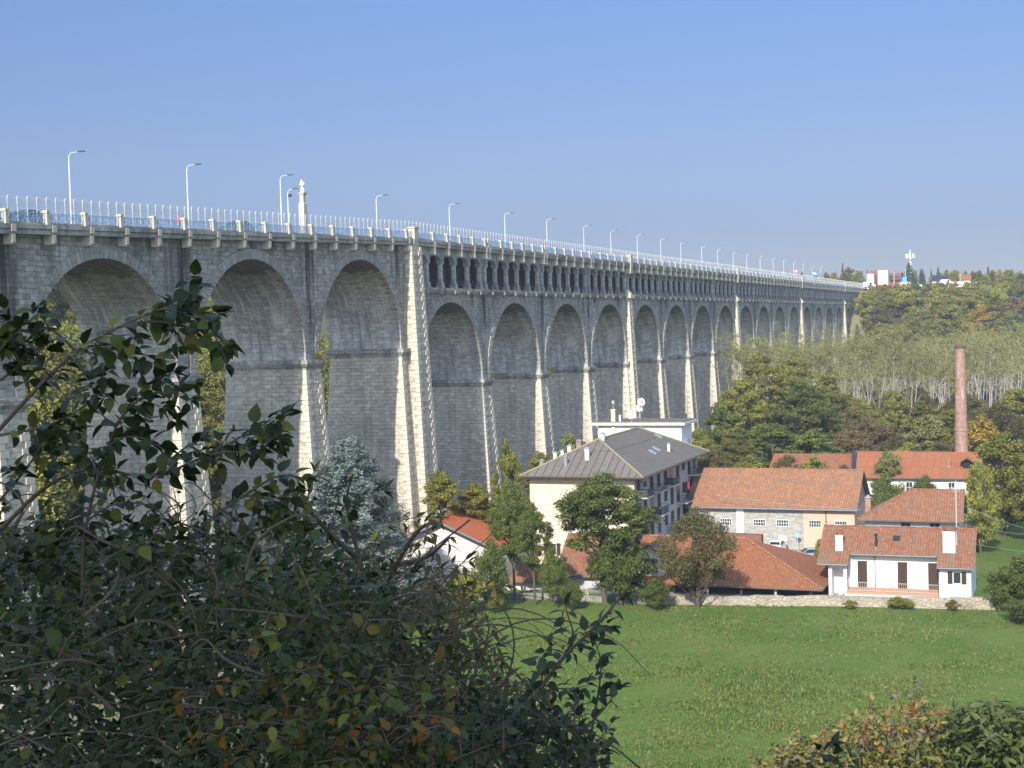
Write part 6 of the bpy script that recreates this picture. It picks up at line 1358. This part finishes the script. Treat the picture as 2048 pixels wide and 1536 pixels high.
bp = at(250, 1500, 6.2); s.build('shrub', tuple(bp), 'large shady shrub with broad dark green leaves filling the lower left foreground', 'shrub', names=('leaves', 'yellowing_leaves'))
# --- narrow leaved shrub right of it
s = Shrub(102); s.w = [.9, .1]; MM = [FL_NAR, FL_YEL]; rng = s.rng
def yt2(x): return float(np.interp(x, [540, 600, 680, 760, 830, 880, 940, 1000, 1060], [1010, 975, 965, 985, 1010, 1075, 1180, 1290, 1400]))
for pts in ([(720, 1420), (742, 1250), (720, 1120), (690, 1010), (700, 965)], [(742, 1250), (790, 1130), (840, 1050), (880, 1045)], [(720, 1120), (640, 1050), (600, 985)], [(790, 1130), (850, 1120), (900, 1075)], [(742, 1250), (830, 1190), (900, 1150)], [(742, 1250), (690, 1170), (600, 1110)]): s.sprig(pxl(pts, 8.2, 7.8), .022, .07, .085, LT_NARROW, MM, start=.5)
for i in range(430):
    x = rng.uniform(540, 1010); y0 = yt2(x); y = y0+40+rng.uniform(0, 1)**.9*(1580-y0)*(.9 if x < 860 else .75); d = rng.uniform(7.2, 9.2); l = rng.uniform(50, 130); a = rng.normal(-1.2, .75)
    if x > 800 and rng.uniform() < (x-800)/420 and y < 1450: continue
    if y < 1180 and x > 620 and rng.uniform() < .8: continue
    if y < 1100 and rng.uniform() < .45: continue
    s.sprig(pxl([(x, y), (x+l*.5*math.cos(a), y+l*.5*math.sin(a)), (x+l*math.cos(a), y+l*math.sin(a)*.8+14)], d, d-.2), .004, .045, .085, LT_NARROW, MM, start=.05)
for i in range(60):
    x = rng.uniform(640, 900); y = rng.uniform(1220, 1520); d = rng.uniform(7., 8.6); l = rng.uniform(150, 430); a = rng.uniform(-1.3, .35)
    s.sprig(pxl([(x, y), (x+l*.45*math.cos(a), y+l*.45*math.sin(a)), (x+l*.8*math.cos(a+.4), y+l*.75*math.sin(a+.4)), (x+l*math.cos(a+.6), y+l*.8*math.sin(a+.6)+40)], d), rng.uniform(.003, .007), 1, 1, LT_NARROW, MM, bare=True)
for pts in ([(860, 1520), (1000, 1250), (930, 1200), (760, 1100)], [(1180, 1480), (1010, 1330), (880, 1180), (800, 1060)], [(980, 1420), (1040, 1300), (1000, 1190), (880, 1175), (720, 1210)], [(690, 1400), (810, 1250), (900, 1150), (990, 1060)], [(940, 1040), (760, 1180), (700, 1260)], [(1280, 1536), (1200, 1470), (1090, 1420)]): s.sprig(pxl(pts, 7., 6.6), .006, 1, 1, LT_NARROW, MM, bare=True)
bp = at(740, 1480, 8.4); s.build('shrub', tuple(bp), 'tangled shrub with narrow olive leaves and arching bare stems in front of the blue spruce', 'shrub', names=('leaves', 'yellowing_leaves'))
# --- upright young apple branch
s = Shrub(103); s.w = [1.]; MM = [FL_APP]; rng = s.rng
for pts, r, sp_ in (([(960, 1560), (1040, 1450), (1085, 1370), (1130, 1310), (1180, 1265), (1225, 1215), (1262, 1168)], .012, .035), ([(1130, 1310), (1150, 1270), (1135, 1230), (1130, 1208)], .005, .03), ([(1180, 1265), (1200, 1250), (1222, 1255)], .004, .03), ([(1180, 1480), (1195, 1400), (1205, 1330), (1190, 1280)], .006, .03), ([(1085, 1370), (1130, 1380), (1180, 1370)], .004, .03), ([(1100, 1560), (1150, 1470), (1200, 1430), (1235, 1380)], .006, .05), ([(1040, 1450), (1090, 1440), (1150, 1460), (1170, 1500)], .005, .03), ([(1060, 1560), (1110, 1500), (1150, 1490)], .006, .028), ([(1000, 1500), (1060, 1480), (1100, 1510)], .006, .028), ([(1085, 1370), (1080, 1320), (1100, 1290)], .004, .03), ([(1020, 1470), (1040, 1420), (1060, 1390)], .005, .03), ([(1150, 1560), (1180, 1520), (1210, 1500)], .005, .03)):
    s.sprig(pxl(pts, 5.2, 5.0), r, sp_, .06, LT_MID, MM, start=.12)
for i in range(70):
    x = rng.uniform(900, 1190); y = rng.uniform(1440, 1570)+max(0, (x-1100)*.3); l = rng.uniform(40, 90); a = rng.normal(-1.2, .6); d = rng.uniform(5., 5.8)
    s.sprig(pxl([(x, y), (x+l*.5*math.cos(a), y+l*.5*math.sin(a)), (x+l*math.cos(a), y+l*math.sin(a))], d), .004, .03, .056, LT_MID, MM, start=.1)
bp = at(1000, 1560, 5.3); s.build('sapling', tuple(bp), 'upright young branch with small dark leaves standing before the meadow, bottom centre', 'sapling')
# --- climbing vine with orange and yellow leaves low in the middle
s = Shrub(104); s.w = [.3, .4, .3]; MM = [FL_DOG, FL_ORG, FL_YEL]; rng = s.rng
for i in range(150):
    x = rng.uniform(380, 920); y = rng.uniform(1360, 1570) if rng.uniform() < .8 else rng.uniform(1240, 1400); d = rng.uniform(4.8, 5.6); l = rng.uniform(50, 110); a = rng.uniform(-3.1, 0)
    s.sprig(pxl([(x, y), (x+l*.5*math.cos(a), y+l*.5*math.sin(a)), (x+l*math.cos(a), y+l*math.sin(a)*.6+15)], d), .003, .075, .058, LT_BROAD, MM, start=.1)
bp = at(640, 1550, 5.4); s.build('vine', tuple(bp), 'trailing vine with orange and yellow autumn leaves low in the dark foreground thicket', 'vine')
# --- dark hedge closing the thicket behind
def leafy_mass(name, label, cat, boxes, n, size, mat, seed, twigs=60, tpl=LT_MID, fall=None):
    s = Shrub(seed); rng = s.rng
    for i in range(n):
        x, y, d = boxes(rng); p = at(x, y, d); dd = rng.normal(0, 1, 3); dd[2] = dd[2]*.5-.15
        m = mat if fall is None or rng.uniform() > fall[0] else fall[1+rng.randint(len(fall)-1)]
        s.leaf(p, dd, np.array([0, -.4, 1.])+rng.normal(0, .5, 3), size*rng.uniform(.6, 1.2), tpl, m)
    for i in range(twigs):
        x, y, d = boxes(rng); l = rng.uniform(80, 220); a = rng.uniform(-2.6, -.5)
        s.sprig(pxl([(x, y), (x+l*.5*math.cos(a), y+l*.5*math.sin(a)), (x+l*math.cos(a+.3), y+l*math.sin(a+.3)*.8)], d), .006*d/6, 1, 1, tpl, [mat], bare=True)
    bp = at(*boxes(rng)); return s.build(name, tuple(bp), label, cat)
def hb_(rng):
    x = rng.uniform(-200, 980); yt = np.interp(x, [-200, 300, 600, 800, 900, 980], [1050, 1085, 1130, 1270, 1440, 1540]); return x, yt+rng.uniform(0, 1)*(1640-yt), rng.uniform(9., 13.)
leafy_mass('hedge', 'dark overgrown hedge seen between the leaves behind the left foreground shrubs', 'hedge', hb_, 8500, .13, FL_DOG, 105, 160)
# --- sunlit shrubs, bottom right
def orange_box(rng):
    x = rng.uniform(1440, 1900); yt = np.interp(x, [1440, 1530, 1600, 1680, 1740, 1790, 1850, 1900], [1530, 1470, 1440, 1390, 1370, 1355, 1340, 1400]); return x, yt+rng.uniform(0, 1)**.8*(1640-yt), rng.uniform(23.5, 27)
FL_OLY = leafmat('sunlit_olive_leaf', [(0.075, 0.094, 0.025), (0.125, 0.138, 0.037), (0.2, 0.175, 0.05), (0.25, 0.2, 0.05)], trans=.3, nscale=.8, vary=0)
FL_RUST = leafmat('dry_rust_leaf', [(.24, .09, .035), (.32, .14, .05), (.20, .11, .05)], trans=.25, nscale=1., vary=0)
FL_FLUFF = leafmat('grey_seed_fluff', [(.16, .145, .125), (.22, .20, .175)], rough=.9, trans=.4, nscale=1., vary=0)
s = Shrub(106); rng = s.rng
for k in range(46):
    x = rng.uniform(1470, 1890); yt = orange_box_y = float(np.interp(x, [1440, 1530, 1600, 1680, 1740, 1790, 1850, 1900], [1540, 1500, 1475, 1430, 1400, 1375, 1350, 1440])); d = rng.uniform(24, 26.5)
    top = yt+rng.uniform(-15, 60); kind = rng.choice(3, p=[.42, .38, .2])
    s.sprig(pxl([(x+rng.normal(0, 30), 1640), (x+rng.normal(0, 12), (1640+top)/2), (x, top)], d), .02, 1, 1, LT_MID, [FL_OLY], bare=True)
    n = 75
    for i in range(n):
        t = rng.uniform(0, 1); y = top+(1600-top)*t*.8; px = x+rng.normal(0, 7+20*t); p = at(px, y, d+rng.normal(0, .25)); dd = rng.normal(0, 1, 3); dd[2] = abs(dd[2])*.7
        m = (FL_RUST if t < .55 and x > 1600 and rng.uniform() < .75 else FL_OLY) if kind == 1 else FL_OLY if kind == 0 else (FL_FLUFF if rng.uniform() < .45 else FL_OLY)
        s.leaf(p, dd, np.array([0, 0, 1.])+rng.normal(0, .6, 3), rng.uniform(.07, .15), LT_MID, m)
for i in range(2600):
    x, y, d = orange_box(rng); y += 50; p = at(x, y, d); dd = rng.normal(0, 1, 3); u = rng.uniform(); s.leaf(p, dd, np.array([0, -.2, 1.])+rng.normal(0, .6, 3), rng.uniform(.08, .16), LT_MID, FL_OLY if u < .78 else FL_RUST if u < .88 else FL_FLUFF)
bp = at(1700, 1640, 25.5); s.build('shrub', tuple(bp), 'sunlit thicket with rusty dry shoots and grey seed heads at the bottom right', 'shrub', names=('leaves', 'dry_leaves', 'seed_heads'))
FL_GRN = leafmat('sunlit_dark_leaf', [(.035, .055, .016), (.06, .082, .024), (.095, .11, .034)], trans=.25, nscale=.6, vary=0)
def green_box(rng):
    x = rng.uniform(1840, 2130); yt = np.interp(x, [1840, 1900, 1960, 2020, 2130], [1490, 1420, 1400, 1405, 1430]); return x, yt+rng.uniform(0, 1)*(1660-yt), rng.uniform(26, 30)
leafy_mass('shrub', 'dark green willow leaved shrub in the bottom right corner', 'shrub', green_box, 4200, .26, FL_GRN, 107, 2, LT_NARROW)
s = Shrub(108); s.w = [1.]
for pts in ([(1655, 1600), (1650, 1530), (1640, 1500)], [(1660, 1600), (1660, 1520), (1668, 1492)], [(1665, 1600), (1680, 1530), (1700, 1515)]): s.sprig(pxl(pts, 4.2), .003, .04, .055, LT_MID, [FL_DOG], start=.4)
bp = at(1660, 1600, 4.2); s.build('sapling', tuple(bp), 'few near dark leaves poking up at the bottom edge before the rusty thicket', 'sapling')
# --- unseen trees added behind the viewpoint to keep the near thicket in shade
SHADE = P_('broadleaf_tree', 11., h=16, cb=3, n=7500, leaf=.34, mat=LF_DARK, seed=91, nclump=60, crad=(.10, .17), limbs=14)
for x, y, h in ((-6.5, -12.5, 15.2), (-.8, -12.2, 15.0), (-12.5, -13.5, 15.)): plant(SHADE, (x, y, 29.2), h, 'unseen leafy tree added behind the viewpoint to shade the near thicket', 'unseen shade trees behind the viewpoint')
# ------------------------------------------------------------------ the hazy valley air
HM = bpy.data.materials.new('valley_haze'); HM.use_nodes = True; hn = HM.node_tree
for q in list(hn.nodes):
    if q.type != 'OUTPUT_MATERIAL': hn.nodes.remove(q)
pv = hn.nodes.new('ShaderNodeVolumePrincipled'); pv.inputs['Color'].default_value = (.80, .86, .95, 1); pv.inputs['Density'].default_value = .00024; pv.inputs['Anisotropy'].default_value = .2
hn.links.new(pv.outputs[0], [q for q in hn.nodes if q.type == 'OUTPUT_MATERIAL'][0].inputs['Volume'])
m = MB(); m.box(-1600, 1600, -400, 4600, -1.5, 75)
hz = m.build('haze', HM); tag(hz, 'thin pale blue haze filling the valley air', 'haze', kind='stuff')
